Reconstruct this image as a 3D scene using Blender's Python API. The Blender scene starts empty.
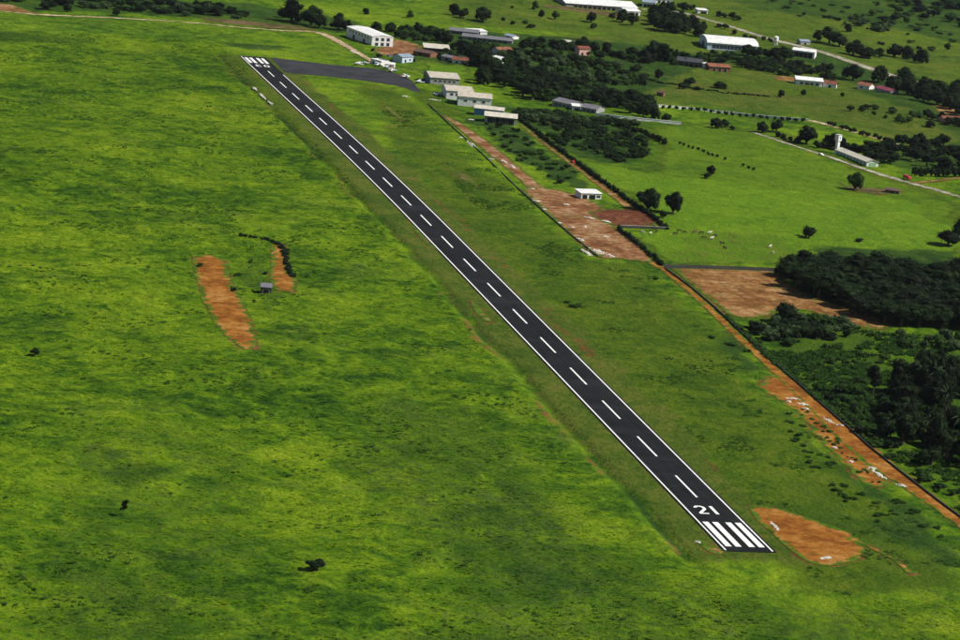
import bpy, bmesh, math, random
import numpy as np
from mathutils import Vector, Matrix
from mathutils.geometry import delaunay_2d_cdt

# ------------------------------------------------------------------ camera, world, sun, exposure
SC = bpy.context.scene
COL = SC.collection
FPX, CX, CY, CZ = 3000.0, -356.725584, -1007.618773, 313.03864      # focal length (px of a 960 px wide frame), camera position (m)
YAW, PITCH, ROLL = 0.239608, 0.218754, 0.101388
_fw = np.array([math.sin(YAW)*math.cos(PITCH), math.cos(YAW)*math.cos(PITCH), -math.sin(PITCH)])
_rt0 = np.array([math.cos(YAW), -math.sin(YAW), 0.0]); _up0 = np.cross(_rt0, _fw)
_rt = math.cos(ROLL)*_rt0 + math.sin(ROLL)*_up0
_up = -math.sin(ROLL)*_rt0 + math.cos(ROLL)*_up0
cam_data = bpy.data.cameras.new('camera'); cam = bpy.data.objects.new('camera', cam_data); COL.objects.link(cam)
M = Matrix.Identity(4)
for i in range(3):
    M[i][0] = _rt[i]; M[i][1] = _up[i]; M[i][2] = -_fw[i]
M[0][3], M[1][3], M[2][3] = CX, CY, CZ
cam.matrix_world = M
cam_data.sensor_width = 36.0; cam_data.lens = 36.0*FPX/960.0
cam_data.clip_start = 1.0; cam_data.clip_end = 60000.0
SC.camera = cam

SUN_AZ, SUN_EL = math.radians(113.0), math.radians(47.0)              # azimuth from +Y towards +X
world = bpy.data.worlds.new('World'); SC.world = world; world.use_nodes = True
wn = world.node_tree.nodes; wl = world.node_tree.links
sky = wn.new('ShaderNodeTexSky'); sky.sky_type = 'NISHITA'; sky.sun_disc = False
sky.sun_elevation = SUN_EL; sky.sun_rotation = SUN_AZ; sky.altitude = 200
wn['Background'].inputs['Strength'].default_value = 0.05
wl.new(sky.outputs['Color'], wn['Background'].inputs['Color'])
sun_data = bpy.data.lights.new('sun', 'SUN'); sun_data.energy = 5.0; sun_data.angle = math.radians(0.5); sun_data.color = (1.0, 0.95, 0.86)
sun = bpy.data.objects.new('sun', sun_data); COL.objects.link(sun)
sd = Vector((math.sin(SUN_AZ)*math.cos(SUN_EL), math.cos(SUN_AZ)*math.cos(SUN_EL), math.sin(SUN_EL)))
sun.rotation_euler = (-sd).to_track_quat('-Z', 'Y').to_euler(); sun.location = sd*2000
SC.view_settings.view_transform = 'Standard'; SC.view_settings.look = 'None'
SC.view_settings.exposure = 0.34; SC.view_settings.gamma = 1.0; SC.view_settings.use_curve_mapping = False
SC.cycles.max_bounces = 5; SC.cycles.diffuse_bounces = 2; SC.cycles.transparent_max_bounces = 6

random.seed(7); RNG = np.random.default_rng(11)

# ------------------------------------------------------------------ terrain and pixel -> ground
K2, Y1, K3 = 3.906635e-5, 584.5, 2.654925e-8
def zprof(y):
    t = np.maximum(0.0, np.asarray(y, float)-Y1); a = np.minimum(t, 700.0)
    z = -K2*a*a + K3*a**3
    s = -2*K2*700 + 3*K3*700**2
    u = np.clip(t-700.0, 0, 500)
    return z + s*(u-u*u/1000.0)
def undul(x, y):
    x = np.asarray(x, float); y = np.asarray(y, float)
    m = np.clip((np.abs(x+15)-45)/110, 0, 1); m = m*m*(3-2*m)
    m2 = np.clip((np.abs(x-60)-90)/90, 0, 1)
    return m*m2*(1.1*np.sin(x/53+1.3)*np.sin(y/71+0.4) + 0.7*np.sin(x/29-y/43) + 0.4*np.sin(y/23+x/61))
def gz(x, y): return zprof(y)+undul(x, y)
def G(px, py):
    """point of the ground seen at a pixel of the 960x640 photograph"""
    d = _fw + _rt*(px-480)/FPX - _up*(py-320)/FPX
    z = 0.0
    for _ in range(40):
        t = (z-CZ)/d[2]; x = CX+t*d[0]; y = CY+t*d[1]; z = float(gz(x, y))
    return Vector((x, y, z))
def mpp(p):
    d = np.array([p[0]-CX, p[1]-CY, p[2]-CZ]); return float(d@_fw)/FPX

# ------------------------------------------------------------------ noise
def _hash(ix, iy, s):
    h = (ix.astype(np.int64)*374761393 + iy.astype(np.int64)*668265263 + s*1442695041) & 0xffffffff
    h = ((h ^ (h >> 13))*1274126177) & 0xffffffff
    return ((h ^ (h >> 16)) & 0xffff)/65535.0
def vnoise(x, y, s=0):
    x = np.asarray(x, float); y = np.asarray(y, float)
    ix = np.floor(x); iy = np.floor(y); fx = x-ix; fy = y-iy
    fx = fx*fx*(3-2*fx); fy = fy*fy*(3-2*fy)
    a = _hash(ix, iy, s); b = _hash(ix+1, iy, s); c = _hash(ix, iy+1, s); d = _hash(ix+1, iy+1, s)
    return (a*(1-fx)+b*fx)*(1-fy)+(c*(1-fx)+d*fx)*fy
def fbm(x, y, o=3, s=0):
    r = 0; a = 1; t = 0
    for k in range(o):
        r = r+a*vnoise(x*2**k+k*17.3, y*2**k-k*9.1, s+k); t += a; a *= .5
    return r/t

# ------------------------------------------------------------------ materials
MATS = {}
class NT:
    def __init__(s, name):
        s.m = bpy.data.materials.new(name); s.m.use_nodes = True
        s.t = s.m.node_tree; s.n = s.t.nodes; s.l = s.t.links
        s.b = s.n['Principled BSDF']; MATS[name] = s.m
        s.b.inputs['Specular IOR Level'].default_value = 0.25
    def node(s, t, **k):
        n = s.n.new(t)
        for a, v in k.items(): setattr(n, a, v)
        return n
    def inp(s, sock, v):
        if hasattr(v, 'is_output') or hasattr(v, 'links'): s.l.new(v, sock)
        else: sock.default_value = v
    def coord(s, kind='Object'): return s.node('ShaderNodeTexCoord').outputs[kind]
    def pos(s): return s.node('ShaderNodeNewGeometry').outputs['Position']
    def noise(s, scale, detail=3, rough=.55, vec=None, dist=0):
        n = s.node('ShaderNodeTexNoise'); n.inputs['Scale'].default_value = scale
        n.inputs['Detail'].default_value = detail; n.inputs['Roughness'].default_value = rough
        n.inputs['Distortion'].default_value = dist
        s.l.new(vec if vec is not None else s.pos(), n.inputs['Vector']); return n.outputs['Fac']
    def ramp(s, fac, stops):
        r = s.node('ShaderNodeValToRGB'); e = r.color_ramp.elements
        while len(e) < len(stops): e.new(.5)
        for q, (p, c) in zip(e, stops): q.position = p; q.color = (*c, 1) if len(c) == 3 else c
        s.l.new(fac, r.inputs['Fac']); return r.outputs['Color']
    def mr(s, v, a, b, c=0., d=1.):
        n = s.node('ShaderNodeMapRange'); s.inp(n.inputs['Value'], v)
        for i, q in zip((1, 2, 3, 4), (a, b, c, d)): n.inputs[i].default_value = q
        return n.outputs[0]
    def math(s, op, a, b=0.):
        n = s.node('ShaderNodeMath', operation=op); s.inp(n.inputs[0], a); s.inp(n.inputs[1], b); return n.outputs[0]
    def mix(s, f, a, b, mode='MIX'):
        n = s.node('ShaderNodeMix', data_type='RGBA', blend_type=mode)
        s.inp(n.inputs['Factor'], f)
        for i, v in ((6, a), (7, b)):
            if isinstance(v, tuple): n.inputs[i].default_value = (*v, 1)
            else: s.l.new(v, n.inputs[i])
        return n.outputs[2]
    def bump(s, h, dist, strength=1.):
        n = s.node('ShaderNodeBump'); n.inputs['Distance'].default_value = dist; n.inputs['Strength'].default_value = strength
        s.l.new(h, n.inputs['Height']); s.l.new(n.outputs['Normal'], s.b.inputs['Normal'])
    def col(s, c): s.inp(s.b.inputs['Base Color'], (*c, 1) if isinstance(c, tuple) else c)
    def rough(s, v): s.inp(s.b.inputs['Roughness'], v)
    def attr(s, name):
        n = s.node('ShaderNodeAttribute'); n.attribute_name = name; return n

def grass_colour(N, lawn, scrub, dry, dirt):
    big = N.noise(1/140, 3, .55); mid = N.noise(1/34, 4, .6, dist=.6); fine = N.noise(1/6.5, 4, .65, dist=.8)
    tiny = N.noise(1/1.6, 2, .6)
    v = N.math('ADD', N.math('MULTIPLY', big, .42), N.math('MULTIPLY', mid, .36))
    v = N.math('ADD', v, N.math('MULTIPLY', fine, .38))
    v = N.math('SUBTRACT', N.math('ADD', v, N.math('MULTIPLY', N.noise(1/13., 3, .6, dist=1.2), .36)), .26)
    base = N.ramp(v, [(.27, (.006, .026, .001)), (.37, (.018, .056, .0012)), (.46, (.049, .110, .0015)), (.55, (.100, .174, .0025)), (.68, (.168, .238, .008))])
    # dull tan/grey seed-head patches
    tan = N.mr(N.noise(1/48, 4, .62, dist=1.), .56, .72)
    base = N.mix(N.math('MULTIPLY', tan, .32), base, (.105, .130, .022))
    lawnd = N.ramp(N.math('ADD', N.math('MULTIPLY', fine, .55), N.math('MULTIPLY', mid, .45)), [(.3, (.015, .042, .0012)), (.44, (.036, .076, .0016)), (.55, (.064, .106, .0025)), (.70, (.112, .136, .010))])
    lawnc = N.ramp(N.math('ADD', N.math('MULTIPLY', fine, .6), N.math('MULTIPLY', mid, .4)), [(.3, (.042, .100, .003)), (.5, (.086, .168, .004)), (.7, (.150, .232, .010))])
    scrub_shade_c = N.ramp(N.math('ADD', N.math('MULTIPLY', fine, .6), N.math('MULTIPLY', mid, .4)), [(.3, (.006, .020, .002)), (.45, (.016, .044, .004)), (.58, (.036, .076, .007)), (.74, (.080, .115, .018))])
    dry_dullc = N.ramp(N.math('ADD', N.math('MULTIPLY', fine, .5), N.math('MULTIPLY', mid, .5)), [(.3, (.024, .052, .003)), (.45, (.047, .082, .005)), (.57, (.078, .104, .010)), (.72, (.130, .092, .026))])
    lawnc = N.mix(N.mr(lawn, .74, .95), lawnd, lawnc)
    e = N.math('MULTIPLY', N.math('SUBTRACT', fine, .5), .9)
    def soft(a): return N.mr(N.math('ADD', a, e), .38, .62)
    c = N.mix(soft(lawn), base, lawnc); c = N.mix(soft(dry), c, dry_dullc); c = N.mix(soft(scrub), c, scrub_shade_c)
    earth = N.ramp(mid, [(.3, (.085, .032, .010)), (.55, (.145, .062, .020)), (.75, (.21, .11, .042))])
    c = N.mix(N.mr(N.math('ADD', dirt, N.math('MULTIPLY', e, 1.3)), .45, .7), c, earth)
    c = N.mix(1., c, N.ramp(tiny, [(.3, (.86, .86, .86)), (.7, (1.12, 1.12, 1.12))]), 'MULTIPLY')
    return c, fine, tiny

N = NT('ground_grass'); a = N.attr('zone'); sp = N.node('ShaderNodeSeparateColor'); N.l.new(a.outputs['Color'], sp.inputs[0])
c, fine, tiny = grass_colour(N, sp.outputs[1], sp.outputs[2], a.outputs['Alpha'], sp.outputs[0])
N.col(c); N.rough(.9); N.b.inputs['Specular IOR Level'].default_value = .08
rl = N.mr(a.outputs['Alpha'], 0, 1, 1, .35)
hb = N.math('ADD', N.math('MULTIPLY', N.noise(1/2.6, 5, .65), 1.), N.math('MULTIPLY', fine, .8))
N.bump(hb, 1.6, 1.)

N = NT('tuft'); zv = N.node('ShaderNodeValue'); zv.outputs[0].default_value = 0.; zo = zv.outputs[0]
c, fine, tiny = grass_colour(N, zo, N.attr('zs').outputs['Fac'], zo, zo); c = N.mix(1., c, (1.12, 1.1, 1.), 'MULTIPLY'); N.col(c); N.rough(.9); N.b.inputs['Specular IOR Level'].default_value = .05
g = N.node('ShaderNodeNewGeometry'); vm = N.node('ShaderNodeVectorMath', operation='MULTIPLY_ADD'); N.l.new(g.outputs['Normal'], vm.inputs[0]); vm.inputs[1].default_value = (.25,)*3; vm.inputs[2].default_value = (0, 0, .75)
nz = N.node('ShaderNodeVectorMath', operation='NORMALIZE'); N.l.new(vm.outputs[0], nz.inputs[0]); N.l.new(nz.outputs[0], N.b.inputs['Normal'])

def dirt_mat(name, stops, grass=.5, gcol=(.055, .105, .008), patch=.6, mott=.75):
    N = NT(name)
    f = N.noise(1/5., 4, .6); m = N.noise(1/22., 3, .55)
    v = N.math('ADD', N.math('MULTIPLY', f, .5), N.math('MULTIPLY', m, .5))
    stops = [(.5+(q-.5)*.5, cc) for q, cc in stops]
    c = N.ramp(v, stops)
    c = N.mix(N.mr(N.noise(1/9., 5, .7, dist=1.5), .50, .62, 0, mott), c, tuple(q*.42 for q in stops[0][1]))
    e = N.attr('edge').outputs['Fac']
    g = N.math('ADD', e, N.math('MULTIPLY', N.math('SUBTRACT', N.noise(1/5., 5, .7), .5), 3.0))
    g = N.mr(g, grass*.55, grass*1.1, 1, 0)
    g = N.math('MAXIMUM', g, N.mr(N.noise(1/16., 5, .72, dist=.8), patch, patch+.07, 0, .85))
    gc = N.ramp(N.noise(1/7., 3), [(.3, tuple(q*.55 for q in gcol)), (.7, tuple(q*1.35 for q in gcol))])
    c = N.mix(g, c, gc)
    c = N.mix(1., c, N.ramp(N.noise(1/1.2, 2), [(.3, (.82, .82, .82)), (.7, (1.15, 1.15, 1.15))]), 'MULTIPLY')
    N.col(c); N.rough(.95); N.b.inputs['Specular IOR Level'].default_value = .05
    N.bump(N.noise(1/1.8, 4, .6), .5, .8)
dirt_mat('red_earth', [(.32, (.115, .046, .018)), (.48, (.195, .090, .038)), (.6, (.255, .140, .068)), (.72, (.33, .215, .125))], .55, mott=.5)
dirt_mat('orange_earth', [(.32, (.150, .050, .009)), (.48, (.230, .088, .014)), (.6, (.275, .118, .022)), (.72, (.32, .160, .042))], .5, patch=.68, mott=.35)
dirt_mat('tan_earth', [(.32, (.135, .060, .018)), (.48, (.205, .098, .032)), (.6, (.25, .135, .050)), (.72, (.31, .19, .085))], .5)
dirt_mat('pale_track', [(.3, (.30, .21, .125)), (.5, (.42, .31, .20)), (.7, (.52, .41, .29))], .45)
dirt_mat('dark_soil', [(.32, (.075, .026, .013)), (.5, (.115, .040, .020)), (.7, (.165, .066, .034))], .35)
dirt_mat('brown_stubble', [(.32, (.055, .05, .016)), (.5, (.105, .075, .034)), (.7, (.16, .105, .055))], .6)
dirt_mat('grey_road', [(.3, (.21, .19, .145)), (.5, (.29, .265, .21)), (.7, (.36, .34, .28))], .4)

N = NT('asphalt')
f = N.noise(1/9., 4, .6); l = N.noise(1/60., 2)
c = N.ramp(N.math('ADD', N.math('MULTIPLY', f, .6), N.math('MULTIPLY', l, .4)), [(.35, (.0062, .0070, .0085)), (.65, (.0135, .0148, .0170))])
mp = N.node('ShaderNodeMapping'); mp.inputs['Scale'].default_value = (1., .035, 1.); N.l.new(N.pos(), mp.inputs['Vector'])
st = N.noise(.55, 4, .6, vec=mp.outputs[0]); c = N.mix(1., c, N.ramp(st, [(.3, (.72, .72, .72)), (.7, (1.45, 1.42, 1.36))]), 'MULTIPLY')
mp2 = N.node('ShaderNodeMapping'); mp2.inputs['Scale'].default_value = (.4, 1., 1.); N.l.new(N.pos(), mp2.inputs['Vector'])
c = N.mix(N.mr(N.noise(1/26., 2, .5, vec=mp2.outputs[0]), .58, .62, 0, .35), c, (.026, .028, .031))
N.col(c); N.rough(.9); N.b.inputs['Specular IOR Level'].default_value = .08; N.bump(N.noise(2., 2), .02)
N = NT('worn_asphalt')
c = N.ramp(N.noise(1/14., 4, .6), [(.35, (.014, .015, .019)), (.7, (.036, .036, .040))])
N.col(c); N.rough(.85); N.bump(N.noise(2., 2), .02)
N = NT('white_paint')
N.col(N.ramp(N.noise(1/1.4, 4, .7), [(.30, (.40, .40, .39)), (.46, (.74, .74, .73)), (.7, (.80, .80, .80))])); N.rough(.6)

def plain(name, col, rough=.6, var=.18, scale=.5, metal=0., bump=0.):
    N = NT(name)
    lo = tuple(q*(1-var) for q in col); hi = tuple(min(1, q*(1+var*.5)) for q in col)
    N.col(N.ramp(N.noise(scale, 4, .6, vec=N.coord()), [(.32, lo), (.66, hi)])); N.rough(rough); N.b.inputs['Metallic'].default_value = metal
    if bump: N.bump(N.noise(scale*3, 3, vec=N.coord()), bump)
    return N
def roof_mat(name, col, var=.25, rough=.55):
    N = NT(name); co = N.coord()
    w = N.node('ShaderNodeTexWave'); w.wave_type = 'BANDS'; w.bands_direction = 'X'; w.inputs['Scale'].default_value = .45; w.inputs['Distortion'].default_value = 0
    N.l.new(co, w.inputs['Vector'])
    lo = tuple(q*(1-var) for q in col); hi = tuple(min(1, q*(1+var*.3)) for q in col)
    c = N.ramp(N.noise(.25, 5, .65, vec=co), [(.33, lo), (.62, hi)])
    N.col(N.mix(.25, c, w.outputs['Color'], 'MULTIPLY')); N.rough(rough); N.bump(w.outputs['Fac'], .12, .6)
plain('white_wall', (.72, .72, .70)); plain('cream_wall', (.62, .56, .42)); plain('grey_wall', (.30, .30, .29)); plain('block_wall', (.055, .058, .05), .9, .3, .3)
plain('blue_wall', (.10, .22, .42)); plain('pale_blue_wall', (.50, .58, .68)); plain('green_wall', (.22, .42, .22)); plain('pink_wall', (.62, .36, .30)); plain('brick_wall', (.20, .09, .055), .9)
plain('dark_opening', (.012, .012, .014), .4); plain('glass', (.03, .045, .06), .12); plain('dark_metal', (.05, .05, .055), .5)
roof_mat('white_roof', (.80, .80, .79)); roof_mat('pale_roof', (.60, .56, .47)); roof_mat('beige_roof', (.52, .47, .39)); roof_mat('grey_roof', (.17, .17, .19))
roof_mat('dark_roof', (.055, .06, .065)); roof_mat('red_roof', (.22, .075, .045), .4); roof_mat('orange_roof', (.27, .11, .06), .4); roof_mat('brown_roof', (.13, .075, .06)); roof_mat('blue_grey_roof', (.26, .32, .40)); roof_mat('magenta_roof', (.26, .06, .09), .4)
plain('white_gloss', (.80, .80, .82), .25, .06); plain('red_gloss', (.42, .03, .025), .3, .1); plain('blue_gloss', (.05, .10, .30), .3, .1); plain('rubber', (.012, .012, .012), .8)
plain('rubble', (.54, .51, .45), .9, .35, .9, bump=.1); plain('concrete', (.46, .44, .40), .9, .3, .5)
plain('hide_white', (.62, .56, .47), .8, .15, 1.); plain('hide_dark', (.035, .022, .016), .8, .2, 1.); plain('hide_brown', (.12, .05, .025), .8, .2, 1.)
def leaf_mat(name, lo, hi, transl=.18, up=0.):
    N = NT(name)
    r = N.node('ShaderNodeObjectInfo').outputs['Random']
    f = N.noise(1/2.2, 3, .6); v = N.math('ADD', N.math('MULTIPLY', f, .7), N.math('MULTIPLY', r, .3))
    c = N.ramp(v, [(.3, lo), (.7, hi)]); N.col(c); N.rough(.75); N.b.inputs['Specular IOR Level'].default_value = .12
    if up:
        g = N.node('ShaderNodeNewGeometry'); vm = N.node('ShaderNodeVectorMath', operation='MULTIPLY_ADD'); N.l.new(g.outputs['Normal'], vm.inputs[0]); vm.inputs[1].default_value = (1-up,)*3; vm.inputs[2].default_value = (0, 0, up)
        nz = N.node('ShaderNodeVectorMath', operation='NORMALIZE'); N.l.new(vm.outputs[0], nz.inputs[0]); N.l.new(nz.outputs[0], N.b.inputs['Normal'])
    tr = N.node('ShaderNodeBsdfTranslucent'); N.l.new(c, tr.inputs['Color']); mx = N.node('ShaderNodeMixShader'); mx.inputs[0].default_value = transl
    out = N.n['Material Output']; N.l.new(N.b.outputs[0], mx.inputs[1]); N.l.new(tr.outputs[0], mx.inputs[2]); N.l.new(mx.outputs[0], out.inputs['Surface'])
leaf_mat('leaf_dark', (.003, .0085, .0022), (.012, .027, .005)); leaf_mat('leaf_mid', (.010, .032, .004), (.034, .074, .009)); leaf_mat('leaf_pale', (.022, .046, .016), (.058, .088, .032))
leaf_mat('leaf_hedge', (.004, .010, .003), (.012, .026, .006)); leaf_mat('leaf_palm', (.005, .013, .004), (.018, .034, .010)); leaf_mat('weed', (.010, .036, .003), (.034, .080, .006), .25, .7)
plain('bark', (.09, .07, .05), .95, .3, 1.2); plain('pale_bark', (.28, .25, .21), .95, .3, 1.2)

# ------------------------------------------------------------------ object helpers
def mesh(name, verts, faces, mat):
    me = bpy.data.meshes.new(name); me.from_pydata([tuple(v) for v in verts], [], faces); me.materials.append(MATS[mat]); me.update(); return me
def link(name, me, parent=None, loc=(0, 0, 0), rz=0., sc=None):
    o = bpy.data.objects.new(name, me); COL.objects.link(o); o.location = loc; o.rotation_euler = (0, 0, rz)
    if sc is not None: o.scale = sc
    if parent is not None: o.parent = parent
    return o
def tag(o, label=None, cat=None, group=None, kind=None):
    for k, v in (('label', label), ('category', cat), ('group', group), ('kind', kind)):
        if v: o[k] = v
    return o
def thing(name, label, cat, loc, rz=0., group=None, sc=None):
    return tag(link(name, None, None, loc, rz, sc), label, cat, group)
class MB:
    def __init__(s): s.v = []; s.f = []
    def add(s, v, f):
        o = len(s.v); s.v += [tuple(q) for q in v]; s.f += [tuple(i+o for i in q) for q in f]; return s
    def box(s, x0, x1, y0, y1, z0, z1):
        return s.add([(x0, y0, z0), (x1, y0, z0), (x1, y1, z0), (x0, y1, z0), (x0, y0, z1), (x1, y0, z1), (x1, y1, z1), (x0, y1, z1)],
                     [(0, 3, 2, 1), (4, 5, 6, 7), (0, 1, 5, 4), (1, 2, 6, 5), (2, 3, 7, 6), (3, 0, 4, 7)])
    def prism(s, prof, y0, y1):          # profile in xz, extruded along y
        n = len(prof); v = [(x, y0, z) for x, z in prof]+[(x, y1, z) for x, z in prof]
        return s.add(v, [tuple(range(n)), tuple(range(2*n-1, n-1, -1))]+[(i, i+n, (i+1) % n+n, (i+1) % n) for i in range(n)])
    def prismx(s, prof, x0, x1):         # profile in yz, extruded along x
        n = len(prof); v = [(x0, y, z) for y, z in prof]+[(x1, y, z) for y, z in prof]
        return s.add(v, [tuple(range(n-1, -1, -1)), tuple(range(n, 2*n))]+[((i+1) % n, (i+1) % n+n, i+n, i) for i in range(n)])
    def tube(s, pts, rad, n=7):
        rings = []
        for i, p in enumerate(pts):
            p = Vector(p); d = Vector(pts[min(i+1, len(pts)-1)])-Vector(pts[max(i-1, 0)]); d.normalize()
            a = d.orthogonal().normalized(); b = d.cross(a)
            rings.append([p+(a*math.cos(t)+b*math.sin(t))*rad[i] for t in [2*math.pi*k/n for k in range(n)]])
        v = [q for r in rings for q in r]; f = []
        for i in range(len(pts)-1):
            for k in range(n): f.append((i*n+k, i*n+(k+1) % n, (i+1)*n+(k+1) % n, (i+1)*n+k))
        f.append(tuple(range(n-1, -1, -1))); f.append(tuple(range((len(pts)-1)*n, len(pts)*n)))
        return s.add(v, f)
    def build(s, name, mat, parent=None, loc=(0, 0, 0), rz=0.): return link(name, mesh(name, s.v, s.f, mat), parent, loc, rz)

# ------------------------------------------------------------------ sheets on the ground (roads, bare earth); described first, the ground is shaped round them
SHEETS = []
def poly_sheet(name, px, mat, off, jit=1.6, feather=4., parent=None): SHEETS.append(dict(kind='poly', name=name, pts=[G(*p).to_2d() for p in px], mat=mat, off=off, jit=jit, feather=feather))
def path_sheet(name, px, width, mat, off, jit=.7, feather=3.):
    ws = width if isinstance(width, (list, tuple)) else [width]*len(px)
    SHEETS.append(dict(kind='path', name=name, pts=[G(*p).to_2d() for p in px], w=ws, mat=mat, off=off, jit=jit, feather=feather))

RW = 18.41; RL = 1275.16; HALF = RW/2+1.1
apron_px = [(271, 57.5), (300, 61), (330, 64.5), (352, 66.5), (372, 68), (392, 72), (405, 76.5), (412, 80.5), (415, 85), (421, 91), (416, 92), (407, 88.5), (396, 85.5), (370, 81.5), (340, 77.5), (312, 75), (293, 73.5), (284, 71.5)]
path_sheet('dirt_road', [(-20, 8), (0, 10.5), (50, 15), (100, 17.2), (150, 19.7), (200, 23), (235, 27), (262, 29), (290, 31), (311, 31), (325, 34), (345, 45), (360, 54), (372, 61), (392, 69)], [9, 9, 8, 6, 6, 6, 6, 6, 7, 8, 9, 8, 7, 7, 6], 'pale_track', .10)
poly_sheet('bare_earth', [(-15, 2), (10, 4), (26, 9), (38, 13.5), (20, 12.5), (-15, 9.5)], 'red_earth', .16)
path_sheet('dirt_road', [(444, 115), (462, 127), (480, 141), (500, 157), (520, 174), (535, 187), (548, 199)], [4, 8, 11, 11, 10, 11, 14], 'red_earth', .10, 1.4)
poly_sheet('dirt_yard', [(532, 187), (560, 190), (585, 197), (598, 204), (610, 211), (604, 222), (622, 230), (638, 243), (655, 258), (650, 263), (622, 259), (600, 259), (580, 244), (556, 222), (536, 203), (520, 191)], 'red_earth', .16, 2.)
poly_sheet('tilled_plot', [(588, 212), (612, 209), (640, 210), (652, 214), (660, 224), (648, 227), (622, 227), (600, 222)], 'dark_soil', .22, 1.)
path_sheet('dirt_track', [(521, 124), (535, 136), (560, 155), (582, 171), (602, 186), (622, 201), (633, 211)], [3, 4, 4.5, 5, 6, 7, 5], 'tan_earth', .10)
path_sheet('dirt_track', [(652, 262), (668, 272), (690, 291), (715, 314), (740, 338), (765, 361), (790, 383), (815, 405), (838, 426), (860, 446), (885, 467), (915, 489), (945, 510), (985, 540)], [6, 5, 5, 5, 5, 6, 7, 9, 12, 14, 13, 9, 8, 8], 'orange_earth', .10, .9)
poly_sheet('bare_earth', [(757, 386), (767, 376), (786, 378), (803, 392), (822, 415), (848, 441), (868, 463), (890, 482), (880, 489), (855, 478), (835, 455), (812, 432), (795, 410), (775, 398)], 'orange_earth', .06, 2.4)
poly_sheet('tan_field', [(672, 268), (700, 268.5), (740, 269.5), (778, 271), (790, 286), (830, 303), (868, 314), (892, 324), (880, 331), (850, 325), (830, 317), (800, 309), (780, 309), (768, 317), (742, 318), (728, 316)], 'tan_earth', .12, 1.5)
poly_sheet('bare_earth', [(747, 504), (776, 507), (814, 520), (849, 532), (866, 545), (863, 559), (834, 567), (810, 564), (792, 552), (771, 533), (755, 519)], 'orange_earth', .10, .8, 2.)
path_sheet('bare_earth', [(848, 538), (872, 548), (895, 560), (912, 574)], [4, 2.4, 1.8, 3.], 'orange_earth', .14, .5)
poly_sheet('bare_earth', [(192, 257), (211, 254), (227, 261), (232, 281), (244, 305), (254, 325), (260, 350), (238, 349), (218, 328), (205, 306), (196, 281)], 'orange_earth', .10, 1.8, 2.)
poly_sheet('bare_earth', [(271, 245), (285, 243), (289, 256), (288, 268), (298, 280), (296, 293), (276, 292), (268, 278), (271, 262)], 'orange_earth', .10, 1.0, 2.)
poly_sheet('forecourt', [(372, 49), (388, 44), (394, 39), (408, 41), (424, 46), (420, 54), (402, 57), (388, 56), (376, 53)], 'red_earth', .10)
poly_sheet('brown_field', [(556, 5), (600, 10), (640, 16), (632, 19), (600, 15), (560, 9), (530, 5)], 'brown_stubble', .10)
path_sheet('highway', [(640, 9), (668, 10), (690, 14), (712, 21), (740, 29.5), (775, 40), (800, 46), (830, 54.5), (880, 71), (925, 86), (965, 98), (1010, 112)], [7, 9, 9, 9, 10, 12, 12, 12, 13, 13, 13, 13], 'grey_road', .10)
path_sheet('country_road', [(752, 132), (772, 138), (800, 148), (830, 157), (870, 171), (900, 180), (930, 188), (970, 200), (1010, 212)], [4, 6, 5, 6, 7, 7, 7, 8, 8], 'grey_road', .10)
path_sheet('dirt_track', [(912, 183), (930, 181.5), (950, 179), (975, 176)], 6, 'tan_earth', .16)
path_sheet('farm_drive', [(806, 119.5), (822, 123), (845, 130), (880, 139.5), (908, 147), (930, 150)], [6, 7, 5, 5, 6, 8], 'pale_track', .10)
path_sheet('dirt_track', [(640, 71), (665, 76), (700, 85), (740, 92), (790, 97), (820, 98)], 4, 'brown_stubble', .10)
poly_sheet('bare_earth', [(930, 104), (965, 106), (985, 116), (962, 118), (940, 113)], 'tan_earth', .12)
poly_sheet('bare_earth', [(770, 75), (798, 77), (802, 82), (780, 81)], 'tan_earth', .12)
poly_sheet('bare_earth', [(200, 17), (240, 20), (290, 25), (318, 29), (300, 30), (250, 26), (205, 21)], 'brown_stubble', .12)
poly_sheet('bare_earth', [(382, 104), (390, 108), (400, 115), (404, 122), (397, 118), (386, 109)], 'tan_earth', .12, .8)
poly_sheet('bare_earth', [(448, 168), (462, 172), (474, 180), (480, 188), (468, 183), (454, 175)], 'brown_stubble', .12, 1.)
poly_sheet('bare_earth', [(470, 300), (478, 306), (492, 320), (488, 324), (474, 312)], 'red_earth', .12, 1.)
poly_sheet('bare_earth', [(406, 214), (414, 219), (428, 234), (440, 250), (433, 250), (418, 236)], 'brown_stubble', .12, 1.2)
poly_sheet('bare_earth', [(697, 541), (702, 540), (712, 547), (728, 552), (722, 556), (708, 553)], 'tan_earth', .12, .6, 1.5)
poly_sheet('bare_earth', [(838, 182), (848, 186), (896, 189), (905, 192), (880, 195), (850, 191)], 'brown_stubble', .12, 1.)

def seg_dist(X, Y, A, B):
    dx, dy = B[0]-A[0], B[1]-A[1]; L2 = dx*dx+dy*dy+1e-9
    t = np.clip(((X-A[0])*dx+(Y-A[1])*dy)/L2, 0, 1)
    return np.hypot(X-(A[0]+t*dx), Y-(A[1]+t*dy)), t
def poly_sd(X, Y, P):
    d = np.full(X.shape, 1e9); ins = np.zeros(X.shape, bool); n = len(P)
    for i in range(n):
        A, B = P[i], P[(i+1) % n]
        d = np.minimum(d, seg_dist(X, Y, A, B)[0])
        c = ((A[1] > Y) != (B[1] > Y)) & (X < (B[0]-A[0])*(Y-A[1])/((B[1]-A[1]) or 1e-9)+A[0]); ins ^= c
    return np.where(ins, d, -d)
def path_sd(X, Y, P, w):
    best = np.full(X.shape, -1e9)
    for i in range(len(P)-1):
        d, t = seg_dist(X, Y, P[i], P[i+1]); best = np.maximum(best, (w[i]*(1-t)+w[i+1]*t)/2-d)
    return best
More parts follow.
